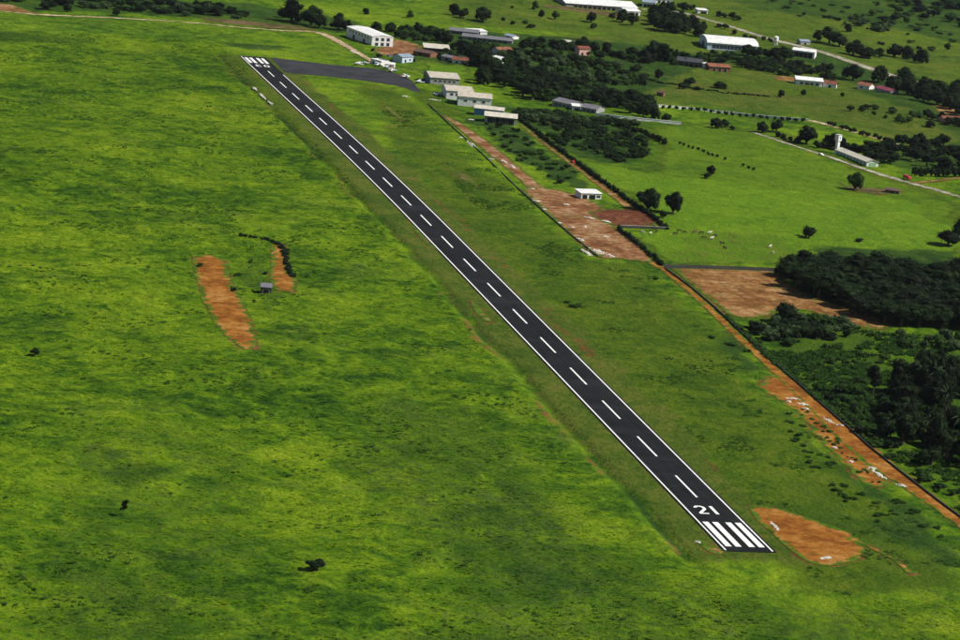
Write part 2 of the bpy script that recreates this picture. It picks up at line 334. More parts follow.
def near(X, Y, P, m):
    xs = [p[0] for p in P]; ys = [p[1] for p in P]
    return (X > min(xs)-m) & (X < max(xs)+m) & (Y > min(ys)-m) & (Y < max(ys)+m)
def sdf(s, X, Y): return poly_sd(X, Y, s['pts']) if s['kind'] == 'poly' else path_sd(X, Y, s['pts'], s['w'])

APRON = [G(*p).to_2d() for p in apron_px]
# ------------------------------------------------------------------ zones of the ground
def zp(*px): return [G(*p).to_2d() for p in px]
ZONES = [   # channel, polygon, feather, strength; 'scrub' also holds painted grass shade
    ('lawn', zp((560, 152), (600, 164), (640, 170), (700, 178), (770, 188), (850, 194), (905, 199), (935, 212), (965, 240), (965, 262), (870, 252), (800, 264), (672, 264), (655, 258), (622, 229), (662, 226), (640, 206), (600, 178)), 6, 1.),
    ('lawn', zp((345, 78), (395, 88), (420, 105), (470, 155), (520, 196), (580, 252), (650, 268), (700, 312), (760, 378), (830, 460), (900, 520), (1000, 600), (800, 600), (740, 520), (600, 380), (480, 260), (400, 170)), 14, .72),
    ('lawn', zp((425, 62), (470, 66), (476, 80), (450, 78), (415, 70)), 5, 1.),
    ('lawn', zp((400, 83), (440, 95), (470, 118), (450, 118), (420, 104)), 5, .7),
    ('lawn', zp((640, 124), (700, 122), (790, 134), (830, 156), (905, 180), (965, 205), (975, 245), (905, 210), (770, 195), (690, 186), (640, 176), (655, 150)), 12, .87),
    ('dry', zp((690, 100), (800, 108), (900, 140), (1000, 150), (1000, 120), (860, 100), (740, 85), (640, 75), (600, 70), (560, 62), (640, 100)), 14, .7),
    ('dry', zp((650, 268), (676, 230), (790, 232), (800, 262)), 8, .46),
    ('scrub', zp((500, 105), (545, 112), (600, 116), (640, 122), (655, 150), (640, 166), (600, 164), (560, 148), (520, 122)), 10, .8),
    ('scrub', zp((472, 118), (512, 122), (560, 158), (596, 190), (566, 186), (545, 178), (500, 145), (466, 118)), 6, .8),
    ('scrub', zp((745, 340), (770, 315), (800, 305), (870, 330), (970, 335), (1000, 480), (1000, 560), (960, 505), (850, 430), (790, 378)), 8, .50),
    ('lawn', zp((770, 345), (850, 335), (880, 345), (860, 372), (810, 372), (785, 362)), 6, .8),
    ('scrub', zp((-40, -5), (120, -3), (250, 4), (330, 14), (400, 34), (340, 34), (300, 28), (200, 19), (100, 13), (-40, 8)), 10, .6),
    ('scrub', zp((400, 34), (480, 30), (600, 40), (690, 52), (760, 62), (700, 68), (640, 60), (560, 52), (640, 84), (640, 112), (560, 100), (480, 72), (460, 60), (400, 62)), 12, .72),
    ('scrub', zp((830, 60), (900, 85), (1000, 110), (1000, 175), (900, 170), (850, 150), (900, 150), (960, 140), (900, 110), (850, 90)), 10, .6),
    ('scrub', zp((880, -20), (1100, -20), (1100, 40), (960, 30), (900, 20)), 30, .9),
    ('scrub', zp((735, 330), (770, 370), (760, 385), (700, 345), (700, 325)), 8, .62),
    ('scrub', zp((770, 400), (840, 470), (930, 520), (990, 575), (940, 570), (880, 530), (810, 460), (765, 415)), 8, .66),
    ('dry', zp((420, -30), (1200, -30), (1200, 120), (960, 100), (820, 60), (700, 40), (560, 34), (430, 24)), 25, .55),  # far pasture toned greyer and duller
    ('scrub', zp((640, -30), (1200, -40), (1200, 60), (980, 50), (860, 24), (740, 8)), 30, .58),  # top right ground toned darker and duller
    ('scrub', zp((360, 400), (520, 400), (640, 540), (760, 590), (1000, 590), (1000, 680), (420, 680), (380, 560), (300, 460)), 30, .49),  # shade between grass blades, painted as a darker tone on the lower field
    ('scrub', zp((0, 420), (160, 400), (300, 440), (330, 560), (240, 660), (-60, 660)), 30, .42),  # painted blade shade again, lower left; no scrub grows here
    ('scrub', zp((700, 400), (800, 470), (1000, 560), (1000, 640), (860, 600), (800, 530), (700, 440)), 20, .44),  # painted blade shade on the lower right grass
    ('scrub', zp((395, 34), (480, 40), (620, 56), (700, 60), (690, 72), (650, 92), (640, 112), (560, 98), (510, 86), (480, 68), (440, 62)), 8, .85),
    ('scrub', zp((700, 56), (800, 62), (850, 84), (960, 118), (1000, 130), (1000, 100), (900, 74), (800, 48), (720, 50)), 8, .7),
    ('dry', zp((395, 20), (480, 36), (620, 30), (760, 44), (900, 80), (1000, 100), (1000, 160), (900, 148), (800, 118), (690, 106), (600, 110), (520, 82), (480, 70), (440, 64), (400, 62)), 16, .58),
    ('scrub', zp((800, 245), (965, 250), (1000, 330), (880, 330), (790, 290)), 8, .7),
    ('scrub', zp((250, 262), (275, 245), (280, 285), (290, 305), (262, 320), (240, 285), (228, 268)), 6, .5),
    ('scrub', zp((420, 480), (520, 455), (590, 500), (640, 600), (560, 640), (470, 620), (430, 560)), 25, .56),
    ('scrub', zp((20, 440), (110, 430), (190, 470), (150, 500), (60, 480)), 20, .54),
    ('scrub', zp((330, 395), (420, 385), (470, 420), (430, 450), (350, 430)), 20, .5),
    ('scrub', zp((0, 590), (120, 560), (260, 600), (240, 660), (0, 660)), 25, .5),
    ('scrub', zp((220, 40), (300, 48), (270, 52), (220, 47)), 8, .62),
    ('scrub', zp((-20, 30), (110, 40), (100, 46), (-20, 42)), 10, .5),
]
# runway shoulders: short worn grass, a drain on the left
def yawgrid():
    us = [];
    core = np.arange(-600, 700.1, 1.45)
    g = 1.45; u = core[0]; left = []
    while u > -24000: g *= 1.35; u -= g; left.append(u)
    g = 1.45; u = core[-1]; right = []
    while u < 24000: g *= 1.35; u += g; right.append(u)
    us = np.concatenate([left[::-1], core, right])
    vs = []; v = 860.
    while v < 3400: vs.append(v); v += 2.3*(v/1000)**1.0
    g = 8.; w = v; far = []
    while w < 40000: far.append(w); g *= 1.3; w += g
    g = 3.; w = 860.; nearv = []
    while w > -4000: g *= 1.3; w -= g; nearv.append(w)
    return us, np.concatenate([nearv[::-1], vs, far])
us, vs = yawgrid()
U, V = np.meshgrid(us, vs)
cyw, syw = math.cos(YAW), math.sin(YAW)
X = (CX+U*cyw+V*syw).ravel(); Y = (CY-U*syw+V*cyw).ravel()
Z = {k: np.zeros(X.size) for k in ('dirt', 'lawn', 'scrub', 'dry')}
jx = (fbm(X/26, Y/26, 3, 5)-.5)*26; jy = (fbm(X/26, Y/26, 3, 9)-.5)*26
for ch, P, fe, st in ZONES:
    m = near(X, Y, P, fe+30); x, y = X[m]+jx[m], Y[m]+jy[m]
    s = np.clip(.5+poly_sd(x, y, P)/(2*fe), 0, 1)*st
    Z[ch][m] = np.maximum(Z[ch][m], s)
flat = np.zeros(X.size)
for s in SHEETS:
    m = near(X, Y, s['pts'], 14); sdv = sdf(s, X[m], Y[m])
    Z['dirt'][m] = np.maximum(Z['dirt'][m], np.clip(.62+sdv/(2*s['feather']), 0, 1))
    flat[m] = np.maximum(flat[m], np.clip((sdv+7)/4, 0, 1))
m = near(X, Y, APRON, 14); flat[m] = np.maximum(flat[m], np.clip((poly_sd(X[m], Y[m], APRON)+6)/4, 0, 1))
# the runway strip
wob = (fbm(X/40, Y/40, 3, 21)-.5)*16
inlen = np.clip((Y+25)/20, 0, 1)*np.clip((RL+15-Y)/15, 0, 1)
ledge = np.clip((X+31+wob*.7)/8, 0, 1)*np.clip((30+wob-X)/10, 0, 1)*inlen
Z['dry'] = np.maximum(Z['dry'], ledge*.78)
bare = np.exp(-((X+30+wob*.6)/4.2)**2)*.60+np.exp(-((X-19+wob)/4.5)**2)*.56
bare *= inlen*np.clip((fbm(X/38, Y/38, 3, 33)-.28)*3.2, 0, 1)
bare = np.maximum(bare, .50*np.exp(-((np.abs(X)-HALF-.6)/1.3)**2)*inlen)
Z['dirt'] = np.maximum(Z['dirt'], bare)
flat = np.maximum(flat, np.clip((HALF+5-np.abs(X))/3, 0, 1)*np.clip((Y+14)/6, 0, 1)*np.clip((RL+14-Y)/6, 0, 1))
tall = (1-ledge)*(1-.75*Z['lawn'])
hgt = (fbm(X/9, Y/9, 3, 41)-.5)*2.1+(np.abs(fbm(X/24, Y/24, 2, 51)-.5))*1.4+(fbm(X/60, Y/60, 2, 61)-.5)*.8
drain = (-1.5*np.exp(-((X+27+wob*.2)/2.6)**2)+.3*np.exp(-((X+33+wob*.2)/3.2)**2))*inlen
Z['scrub'] = np.maximum(Z['scrub'], .72*np.exp(-((X+27.5+wob*.25)/3.4)**2)*inlen*np.clip((fbm(X/50, Y/50, 2, 39)-.25)*3, 0, 1))
far = np.clip((3600-V.ravel())/400, 0, 1)*np.clip((900-np.abs(U.ravel()))/150, 0, 1)
Zc = gz(X, Y)+(hgt*(.16+.84*tall)+drain)*(1-flat)*far-.04*flat
nv, nu = U.shape
idx = np.arange(nv*nu, dtype=np.int32).reshape(nv, nu)
F = np.stack([idx[:-1, :-1], idx[:-1, 1:], idx[1:, 1:], idx[1:, :-1]], -1).reshape(-1, 4)
me = bpy.data.meshes.new('ground'); me.vertices.add(X.size); me.vertices.foreach_set('co', np.stack([X, Y, Zc], -1).astype(np.float32).ravel())
me.loops.add(F.size); me.loops.foreach_set('vertex_index', F.ravel()); me.polygons.add(len(F))
me.polygons.foreach_set('loop_start', np.arange(0, F.size, 4, dtype=np.int32)); me.polygons.foreach_set('loop_total', np.full(len(F), 4, np.int32))
me.polygons.foreach_set('use_smooth', np.ones(len(F), bool))
ca = me.color_attributes.new('zone', 'FLOAT_COLOR', 'POINT')
ca.data.foreach_set('color', np.stack([Z['dirt'], Z['lawn'], Z['scrub'], Z['dry']], -1).astype(np.float32).ravel())
me.materials.append(MATS['ground_grass']); me.update(); me.validate()
ground = tag(link('ground', me), kind='structure')
ZG = Zc.reshape(nv, nu); SG = Z['scrub'].reshape(nv, nu)
def surf(x, y, ZG=ZG):
    x = np.asarray(x, float); y = np.asarray(y, float); u = (x-CX)*cyw-(y-CY)*syw; v = (x-CX)*syw+(y-CY)*cyw
    fu = np.interp(u, us, np.arange(nu)); fv = np.interp(v, vs, np.arange(nv)); iu = np.minimum(fu.astype(int), nu-2); iv = np.minimum(fv.astype(int), nv-2); fu = fu-iu; fv = fv-iv
    return (ZG[iv, iu]*(1-fu)+ZG[iv, iu+1]*fu)*(1-fv)+(ZG[iv+1, iu]*(1-fu)+ZG[iv+1, iu+1]*fu)*fv
del X, Y, U, V, jx, jy, F

# ------------------------------------------------------------------ sheets
def resample(P, step, closed):
    out = []; n = len(P)
    for i in range(n if closed else n-1):
        A, B = Vector(P[i]), Vector(P[(i+1) % n]); k = max(1, int((B-A).length/step))
        out += [A.lerp(B, j/k) for j in range(k)]
    if not closed: out.append(Vector(P[-1]))
    return out
def smooth_path(P, w, it=2):
    P = [Vector(p) for p in P]; w = list(w)
    for _ in range(it):
        Q = [P[0]]; q = [w[0]]
        for i in range(len(P)-1):
            Q += [P[i].lerp(P[i+1], .25), P[i].lerp(P[i+1], .75)]; q += [w[i]*.75+w[i+1]*.25, w[i]*.25+w[i+1]*.75]
        P = Q+[P[-1]]; w = q+[w[-1]]
    return P, w
def cdt_sheet(name, B, mat, off, inner, edge_w, fn=gz):
    xs = np.array([p[0] for p in B]); ys = np.array([p[1] for p in B])
    gx, gy = np.meshgrid(np.arange(xs.min(), xs.max(), inner), np.arange(ys.min(), ys.max(), inner)); gx = gx.ravel(); gy = gy.ravel()
    sdv = poly_sd(gx, gy, B); k = sdv > inner*.45; gx = gx[k]; gy = gy[k]; sdv = sdv[k]
    n = len(B); pts = [Vector(p) for p in B]+[Vector((a, b)) for a, b in zip(gx, gy)]
    ed = [(i, (i+1) % n) for i in range(n)]
    v, e, f, ov, oe, of = delaunay_2d_cdt(pts, ed, [tuple(range(n))], 1, 1e-4)
    ev = []
    for o in ov: ev.append(min([0. if i < n else float(min(1, sdv[i-n]/edge_w)) for i in o] or [0.]))
    vv = [(p[0], p[1], float(fn(p[0], p[1]))+off) for p in v]
    me = mesh(name, vv, [tuple(q) for q in f], mat)
    at = me.attributes.new('edge', 'FLOAT', 'POINT'); at.data.foreach_set('value', np.array(ev, np.float32))
    me.polygons.foreach_set('use_smooth', np.ones(len(me.polygons), bool))
    if sum(p.normal.z for p in me.polygons) < 0: me.flip_normals()
    return tag(link(name, me), kind='structure')
for s in SHEETS:
    if s['kind'] == 'poly':
        P, _ = smooth_path(list(s['pts'])+[s['pts'][0]], [0]*(len(s['pts'])+1)); P = P[:-1]
        B = resample(P, 2.2, True); inner = 2.6
    else:
        P, w = smooth_path(s['pts'], s['w']); Lf = []; Rt = []
        for i, p in enumerate(P):
            d = (P[min(i+1, len(P)-1)]-P[max(i-1, 0)]).normalized(); nn = Vector((-d.y, d.x))
            Lf.append(p+nn*w[i]/2); Rt.append(p-nn*w[i]/2)
        B = resample(Lf+Rt[::-1], 3.0, True); inner = max(1.6, min(w)*.36)
    bx = np.array([p.x for p in B]); by = np.array([p.y for p in B])
    ox = (fbm(bx/6, by/6, 3, 71)-.5)*2*s['jit']; oy = (fbm(bx/6, by/6, 3, 72)-.5)*2*s['jit']
    cdt_sheet(s['name'], [Vector((a+c, b+d)) for a, b, c, d in zip(bx, by, ox, oy)], s['mat'], s['off'], inner, 5. if s['kind'] == 'poly' else 2.4)
apB = resample(APRON, 4, True)
cdt_sheet('apron', apB, 'worn_asphalt', .11, 5, 4)

# ------------------------------------------------------------------ runway and its paint
def strip(name, x0, x1, y0, y1, mat, off, parent=None, ny=None, nx=1):
    ny = ny or max(1, int((y1-y0)/10)); v = []; f = []
    for j in range(ny+1):
        y = y0+(y1-y0)*j/ny
        for i in range(nx+1): v.append((x0+(x1-x0)*i/nx, y, float(zprof(y))+off))
    w = nx+1
    for j in range(ny):
        for i in range(nx): f.append((j*w+i, j*w+i+1, (j+1)*w+i+1, (j+1)*w+i))
    return link(name, mesh(name, v, f, mat), parent)
runway = tag(strip('runway', -HALF, HALF, -1.2, RL+2, 'asphalt', .14, nx=2), kind='structure')
PZ = .165
for x in (-RW/2+.1, RW/2-.1): strip('edge_line', x-.32, x+.32, 0, RL if x < 0 else RL-95, 'white_paint', PZ, runway)
for k in range(20):
    y = 68.19+k*57.764; strip('centre_line_stripe', -.42, .42, y, y+30, 'white_paint', PZ, runway)
for sx in (-7.6+1.15, -2.6, 2.6, 7.6-1.15):
    for y in (4.8, RL-36): strip('threshold_stripe', sx-1.17, sx+1.17, y, y+30.5, 'white_paint', PZ, runway)
def stroke(name, pts, w, flip, ox, oy, sx, sy, close=False):
    P = [Vector((p[0]*sx, p[1]*sy)) for p in pts]; n = len(P); L = []; R = []
    for i, p in enumerate(P):
        a = P[i-1] if (i or close) else p; b = P[(i+1) % n] if (i < n-1 or close) else p
        d1 = (p-a).normalized() if (p-a).length else (b-p).normalized(); d2 = (b-p).normalized() if (b-p).length else d1
        n1 = Vector((-d1.y, d1.x)); n2 = Vector((-d2.y, d2.x)); m = (n1+n2); m = m/max(m.dot(n1), .6)
        L.append(p+m*w/2); R.append(p-m*w/2)
    v = []
    for a, b in zip(L, R):
        for q in (a, b):
            x, y = (-q.x, -q.y) if flip else (q.x, q.y); x += ox; y += oy; v.append((x, y, float(zprof(y))+PZ))
    f = [(2*i, 2*i+1, 2*i+3, 2*i+2) for i in range(n-1)]
    if close: f.append((2*n-2, 2*n-1, 1, 0))
    me = mesh(name, v, f, 'white_paint')
    if me.polygons[0].normal.z < 0: me.flip_normals()
    return link(name, me, runway)
two = [(0, .78), (.08, .92), (.3, 1.), (.7, 1.), (.92, .92), (1, .78), (.95, .6), (.05, .08), (.06, .0), (1., .0)]
stroke('designator_digit', two, 1.25, False, -4.9, 46.5, 3.4, 9.4)
stroke('designator_digit', [(0, 0), (0, 1)], 1.35, False, 1.8, 45.8, 1, 10.6)
zero = [(.3, 0), (.7, 0), (1, .15), (1, .85), (.7, 1), (.3, 1), (0, .85), (0, .15)]
three = [(0, .85), (.25, 1), (.75, 1), (1, .85), (1, .62), (.75, .52), (.45, .52), (.75, .5), (1, .38), (1, .15), (.75, 0), (.25, 0), (0, .15)]
stroke('designator_digit', zero, 1.25, True, 4.8, RL-46, 3., 9.4, True)
stroke('designator_digit', three, 1.25, True, -1.4, RL-46, 3., 9.4)
#@@OBJECTS
# ------------------------------------------------------------------ plants: prototypes
def blob(mb, c, r, rng, sub=1, rough=.22):
    bm = bmesh.new(); bmesh.ops.create_icosphere(bm, subdivisions=sub, radius=1.)
    ph = rng.uniform(0, 6, 3)
    v = []
    for q in bm.verts:
        k = 1+rough*math.sin(3.1*q.co.x+ph[0])*math.sin(2.7*q.co.y+ph[1])*1.2+rough*.5*math.sin(5*q.co.z+ph[2])
        v.append((c[0]+q.co.x*r[0]*k, c[1]+q.co.y*r[1]*k, c[2]+q.co.z*r[2]*k))
    mb.add(v, [tuple(x.index for x in f.verts) for f in bm.faces]); bm.free()
def leaves(mb, lobes, n, size, rng, inner=.72):
    wt = np.array([a[3]*a[4]+a[4]*a[5]+a[3]*a[5] for a in lobes]); wt = wt/wt.sum()
    for k in rng.choice(len(lobes), n, p=wt):
        L = lobes[k]; d = rng.normal(size=3); d /= np.linalg.norm(d)
        if d[2] < -.55: d[2] *= -.5
        r = rng.uniform(inner, 1.13)
        p = Vector((L[0]+d[0]*L[3]*r, L[1]+d[1]*L[4]*r, L[2]+d[2]*L[5]*r))
        nn = Vector(d)*.9+Vector(rng.normal(size=3))*.75+Vector((0, 0, .3)); nn.normalize()
        a = nn.orthogonal().normalized(); a = (Matrix.Rotation(rng.uniform(0, 6.28), 3, nn) @ a); b = nn.cross(a)
        s = size*rng.uniform(.6, 1.35); t = s*rng.uniform(.45, .8)
        mb.add([p-a*s, p-b*t*.6+nn*s*.15, p+a*s, p+b*t*.6+nn*s*.15], [(0, 1, 2, 3)])
def crown_lobes(kind, rng):
    L = []
    if kind == 'round':
        L.append((0, 0, .50, .42, .42, .42))
        for k in range(10):
            t = k*.63+rng.uniform(-.3, .3); r = rng.uniform(.20, .34); z = rng.uniform(.20, .70)
            L.append((r*math.cos(t), r*math.sin(t), z, rng.uniform(.16, .24), rng.uniform(.16, .24), rng.uniform(.15, .22)))
        for k in range(3): L.append((rng.uniform(-.16, .16), rng.uniform(-.16, .16), rng.uniform(.76, .85), .18, .18, .14))
    elif kind == 'spread':
        for k in range(11):
            t = k*.7+rng.uniform(-.3, .3); r = rng.uniform(.1, .38); z = rng.uniform(.40, .80)
            L.append((r*math.cos(t), r*math.sin(t), z, rng.uniform(.15, .24), rng.uniform(.15, .24), rng.uniform(.13, .2)))
        L.append((0, 0, .58, .32, .32, .30))
    elif kind == 'tall':
        for k in range(8):
            t = rng.uniform(0, 6.28); z = .48+.46*k/8; r = rng.uniform(.05, .3)
            L.append((r*math.cos(t), r*math.sin(t), z, rng.uniform(.2, .3), rng.uniform(.2, .3), rng.uniform(.07, .12)))
    elif kind == 'bush':
        for k in range(7):
            t = rng.uniform(0, 6.28); r = rng.uniform(.05, .33); z = rng.uniform(.25, .62)
            L.append((r*math.cos(t), r*math.sin(t), z, rng.uniform(.18, .27), rng.uniform(.18, .27), rng.uniform(.26, .38)))
    return L
PROTO = {}
def proto(kind, var, mat):
    key = (kind, var, mat)
    if key in PROTO: return PROTO[key]
    rng = np.random.default_rng(hash((kind == 'round', kind == 'tall', kind == 'bush', kind == 'palm', var)) % 99991+var)
    cb = MB(); tb = MB()
    if kind == 'palm':
        bend = rng.uniform(-.05, .05)
        tb.tube([(0, 0, -.02), (bend*.4, 0, .3), (bend, 0, .72)], [.035, .024, .02], 6)
        for k in range(17):
            t = k*2.4+rng.uniform(-.2, .2); el = rng.uniform(-.1, 1.15); L = rng.uniform(.40, .52); pr = None
            for j in range(7):
                s = j/6; r = L*s*math.cos(el)*(1-.12*s); z = .72+L*.8*s*math.sin(el)-.30*s*s*L*(1.4-el*.4)
                w = .055*math.sin(math.pi*(.12+.86*s)); p = Vector((bend+r*math.cos(t), r*math.sin(t), z)); sd_ = Vector((-math.sin(t), math.cos(t), 0))*w
                q = (p-sd_-Vector((0, 0, w*.7)), p, p+sd_-Vector((0, 0, w*.7)))
                if pr: cb.add([*pr, *q], [(0, 1, 4, 3), (1, 2, 5, 4)])
                pr = q
    else:
        L = crown_lobes(kind, rng)
        for l in L: blob(cb, l[:3], [q*.84 for q in l[3:]], rng)
        if kind == 'bush': leaves(cb, L, 420, .060, rng)
        else: leaves(cb, L, 1500, .036, rng)
        if kind != 'bush':
            top = .5 if kind != 'tall' else .8; r = .045 if kind != 'tall' else .05
            tb.tube([(0, 0, -.03), (.01, 0, .12), (-.01, .01, .3), (0, 0, top)], [r*1.5, r, r*.85, r*.5], 7)
            for k in range(4):
                t = k*1.57+rng.uniform(-.4, .4); z0 = .26+.05*k if kind != 'tall' else .45+.08*k; q = .24
                tb.tube([(0, 0, z0), (q*.5*math.cos(t), q*.5*math.sin(t), z0+.13), (q*math.cos(t), q*math.sin(t), z0+.25)], [r*.55, r*.4, r*.2], 5)
        else:
            for k in range(3):
                t = k*2.1; tb.tube([(0, 0, -.04), (.1*math.cos(t), .1*math.sin(t), .4)], [.03, .015], 5)
    cm = mesh('crown', cb.v, cb.f, mat); tm = mesh('trunk', tb.v, tb.f, 'bark')
    both = MB(); both.add(cb.v, cb.f); both.add(tb.v, tb.f); bm_ = mesh('plant', both.v, both.f, mat); bm_.materials.append(MATS['bark'])
    mi = np.zeros(len(both.f), np.int32); mi[len(cb.f):] = 1; bm_.polygons.foreach_set('material_index', mi)
    PROTO[key] = (cm, tm, bm_); return PROTO[key]
NVAR = dict(round=4, spread=3, tall=3, bush=4, palm=2)
def plant_at(p, kind, w, h, label, cat, group, mat='leaf_dark', name=None, whole=None):
    """one plant at a ground point; w, h in metres"""
    cm, tm, both = proto(kind, random.randrange(NVAR[kind]), mat)
    name = name or dict(round='broadleaf_tree', spread='spreading_tree', tall='slender_tree', bush='shrub', palm='palm_tree')[kind]
    rz = random.uniform(0, 6.28); sc = (w*random.uniform(.94, 1.06), w*random.uniform(.94, 1.06), h)
    loc = (p[0], p[1], float(surf(p[0], p[1]))-.1)
    if whole is None: whole = w < 7
    if whole: return tag(link(name, both, None, loc, rz, sc), label, cat, group)
    t = thing(name, label, cat, loc, rz, group, sc)
    link('crown', cm, t); link('trunk' if kind != 'bush' else 'stem', tm, t); return t
def plant(px, py, wpx, hpx, kind, label, cat='tree', group=None, mat='leaf_dark', **k):
    p = G(px, py); m = mpp(p); return plant_at(p, kind, wpx*m*1.05, hpx*m*1.02, label, cat, group, mat, **k)
ORD = ['leftmost', 'second from left', 'third from left', 'fourth from left', 'fifth from left', 'sixth from left', 'seventh from left', 'eighth from left', 'ninth from left', 'tenth from left']
def plants(lst, kind, label, group, cat='tree', mat='leaf_dark', **k):
    lst = sorted(lst)
    for i, (x, y, w, h) in enumerate(lst):
        lab = label
        if 1 < len(lst) <= 10: lab = ('rightmost' if i == len(lst)-1 else ORD[i])+' '+label
        plant(x, y, w, h, kind if isinstance(kind, str) else kind[i % len(kind)], lab, cat, group, mat if isinstance(mat, str) else mat[i % len(mat)], **k)
def fill(poly, n, kinds, wr, hr, label, group, cat='tree', mats=('leaf_dark',), sep=.55, stuff=None, **k):
    P = [G(*q).to_2d() for q in poly]; xs = [q.x for q in P]; ys = [q.y for q in P]; got = []; tries = 0
    while len(got) < n and tries < n*80:
        tries += 1; x = RNG.uniform(min(xs), max(xs)); y = RNG.uniform(min(ys), max(ys))
        if poly_sd(np.array([x]), np.array([y]), P)[0] < 0: continue
        m = mpp((x, y, 0)); w = RNG.uniform(*wr)*m*1.12
        if any((x-a)**2+(y-b)**2 < (sep*(w+c)/2)**2 for a, b, c, _ in got): continue
        got.append((x, y, w, RNG.uniform(*hr)*m*1.04*(.7+.3*w/(wr[1]*m))))
    if stuff: return mass(stuff, label, cat, got, kinds, mats)
    us_ = [(x-CX)*cyw-(y-CY)*syw for x, y, _, _ in got]; vs_ = [(x-CX)*syw+(y-CY)*cyw for x, y, _, _ in got]
    u1, u2 = np.quantile(us_, (.34, .67)); v1 = float(np.median(vs_))
    for (x, y, w, h), u, v in zip(got, us_, vs_):
        part = ('front' if v < v1 else 'back')+' '+('left' if u < u1 else 'middle' if u < u2 else 'right')+' part'
        plant_at((x, y), kinds[int(RNG.integers(len(kinds)))], w, h, label+', '+part, cat, group, mats[int(RNG.integers(len(mats)))], **k)
def mass(name, label, cat, got, kinds, mats):
    """a growth that reads as one mass: every plant's foliage joined into one mesh"""
    C = []; T = []; MI = []; o = 0
    for x, y, w, h in got:
        mi = int(RNG.integers(len(mats))); kd = kinds[int(RNG.integers(len(kinds)))]; me = proto(kd, int(RNG.integers(NVAR[kd])), mats[mi])[2]
        nvt = len(me.vertices); co = np.empty(nvt*3, np.float32); me.vertices.foreach_get('co', co); co = co.reshape(-1, 3); t = RNG.uniform(0, 6.28); c, s_ = math.cos(t), math.sin(t)
        C.append(np.stack([x+(co[:, 0]*c-co[:, 1]*s_)*w, y+(co[:, 0]*s_+co[:, 1]*c)*w, float(surf(x, y))-.1+co[:, 2]*h], -1))
        for f in me.polygons: T.append(tuple(i+o for i in f.vertices)); MI.append(mi if f.material_index == 0 else len(mats))
        o += nvt
    me = bpy.data.meshes.new(name); me.from_pydata(np.concatenate(C).tolist(), [], T)
    for q in (*mats, 'bark'): me.materials.append(MATS[q])
    me.polygons.foreach_set('material_index', np.array(MI, np.int32)); me.update()
    return tag(link(name, me), label, cat, kind='stuff')
def along(path, n, jit=0.):
    P = [Vector(q) for q in path]; L = [0]
    for a, b in zip(P, P[1:]): L.append(L[-1]+(b-a).length)
    out = []
    for i in range(n):
        s = L[-1]*(i+.5)/n
        for j in range(len(P)-1):
            if L[j] <= s <= L[j+1]+1e-6: q = P[j].lerp(P[j+1], (s-L[j])/(L[j+1]-L[j])); break
        out.append((q.x+random.uniform(-jit, jit), q.y+random.uniform(-jit, jit)*.4))
    return out

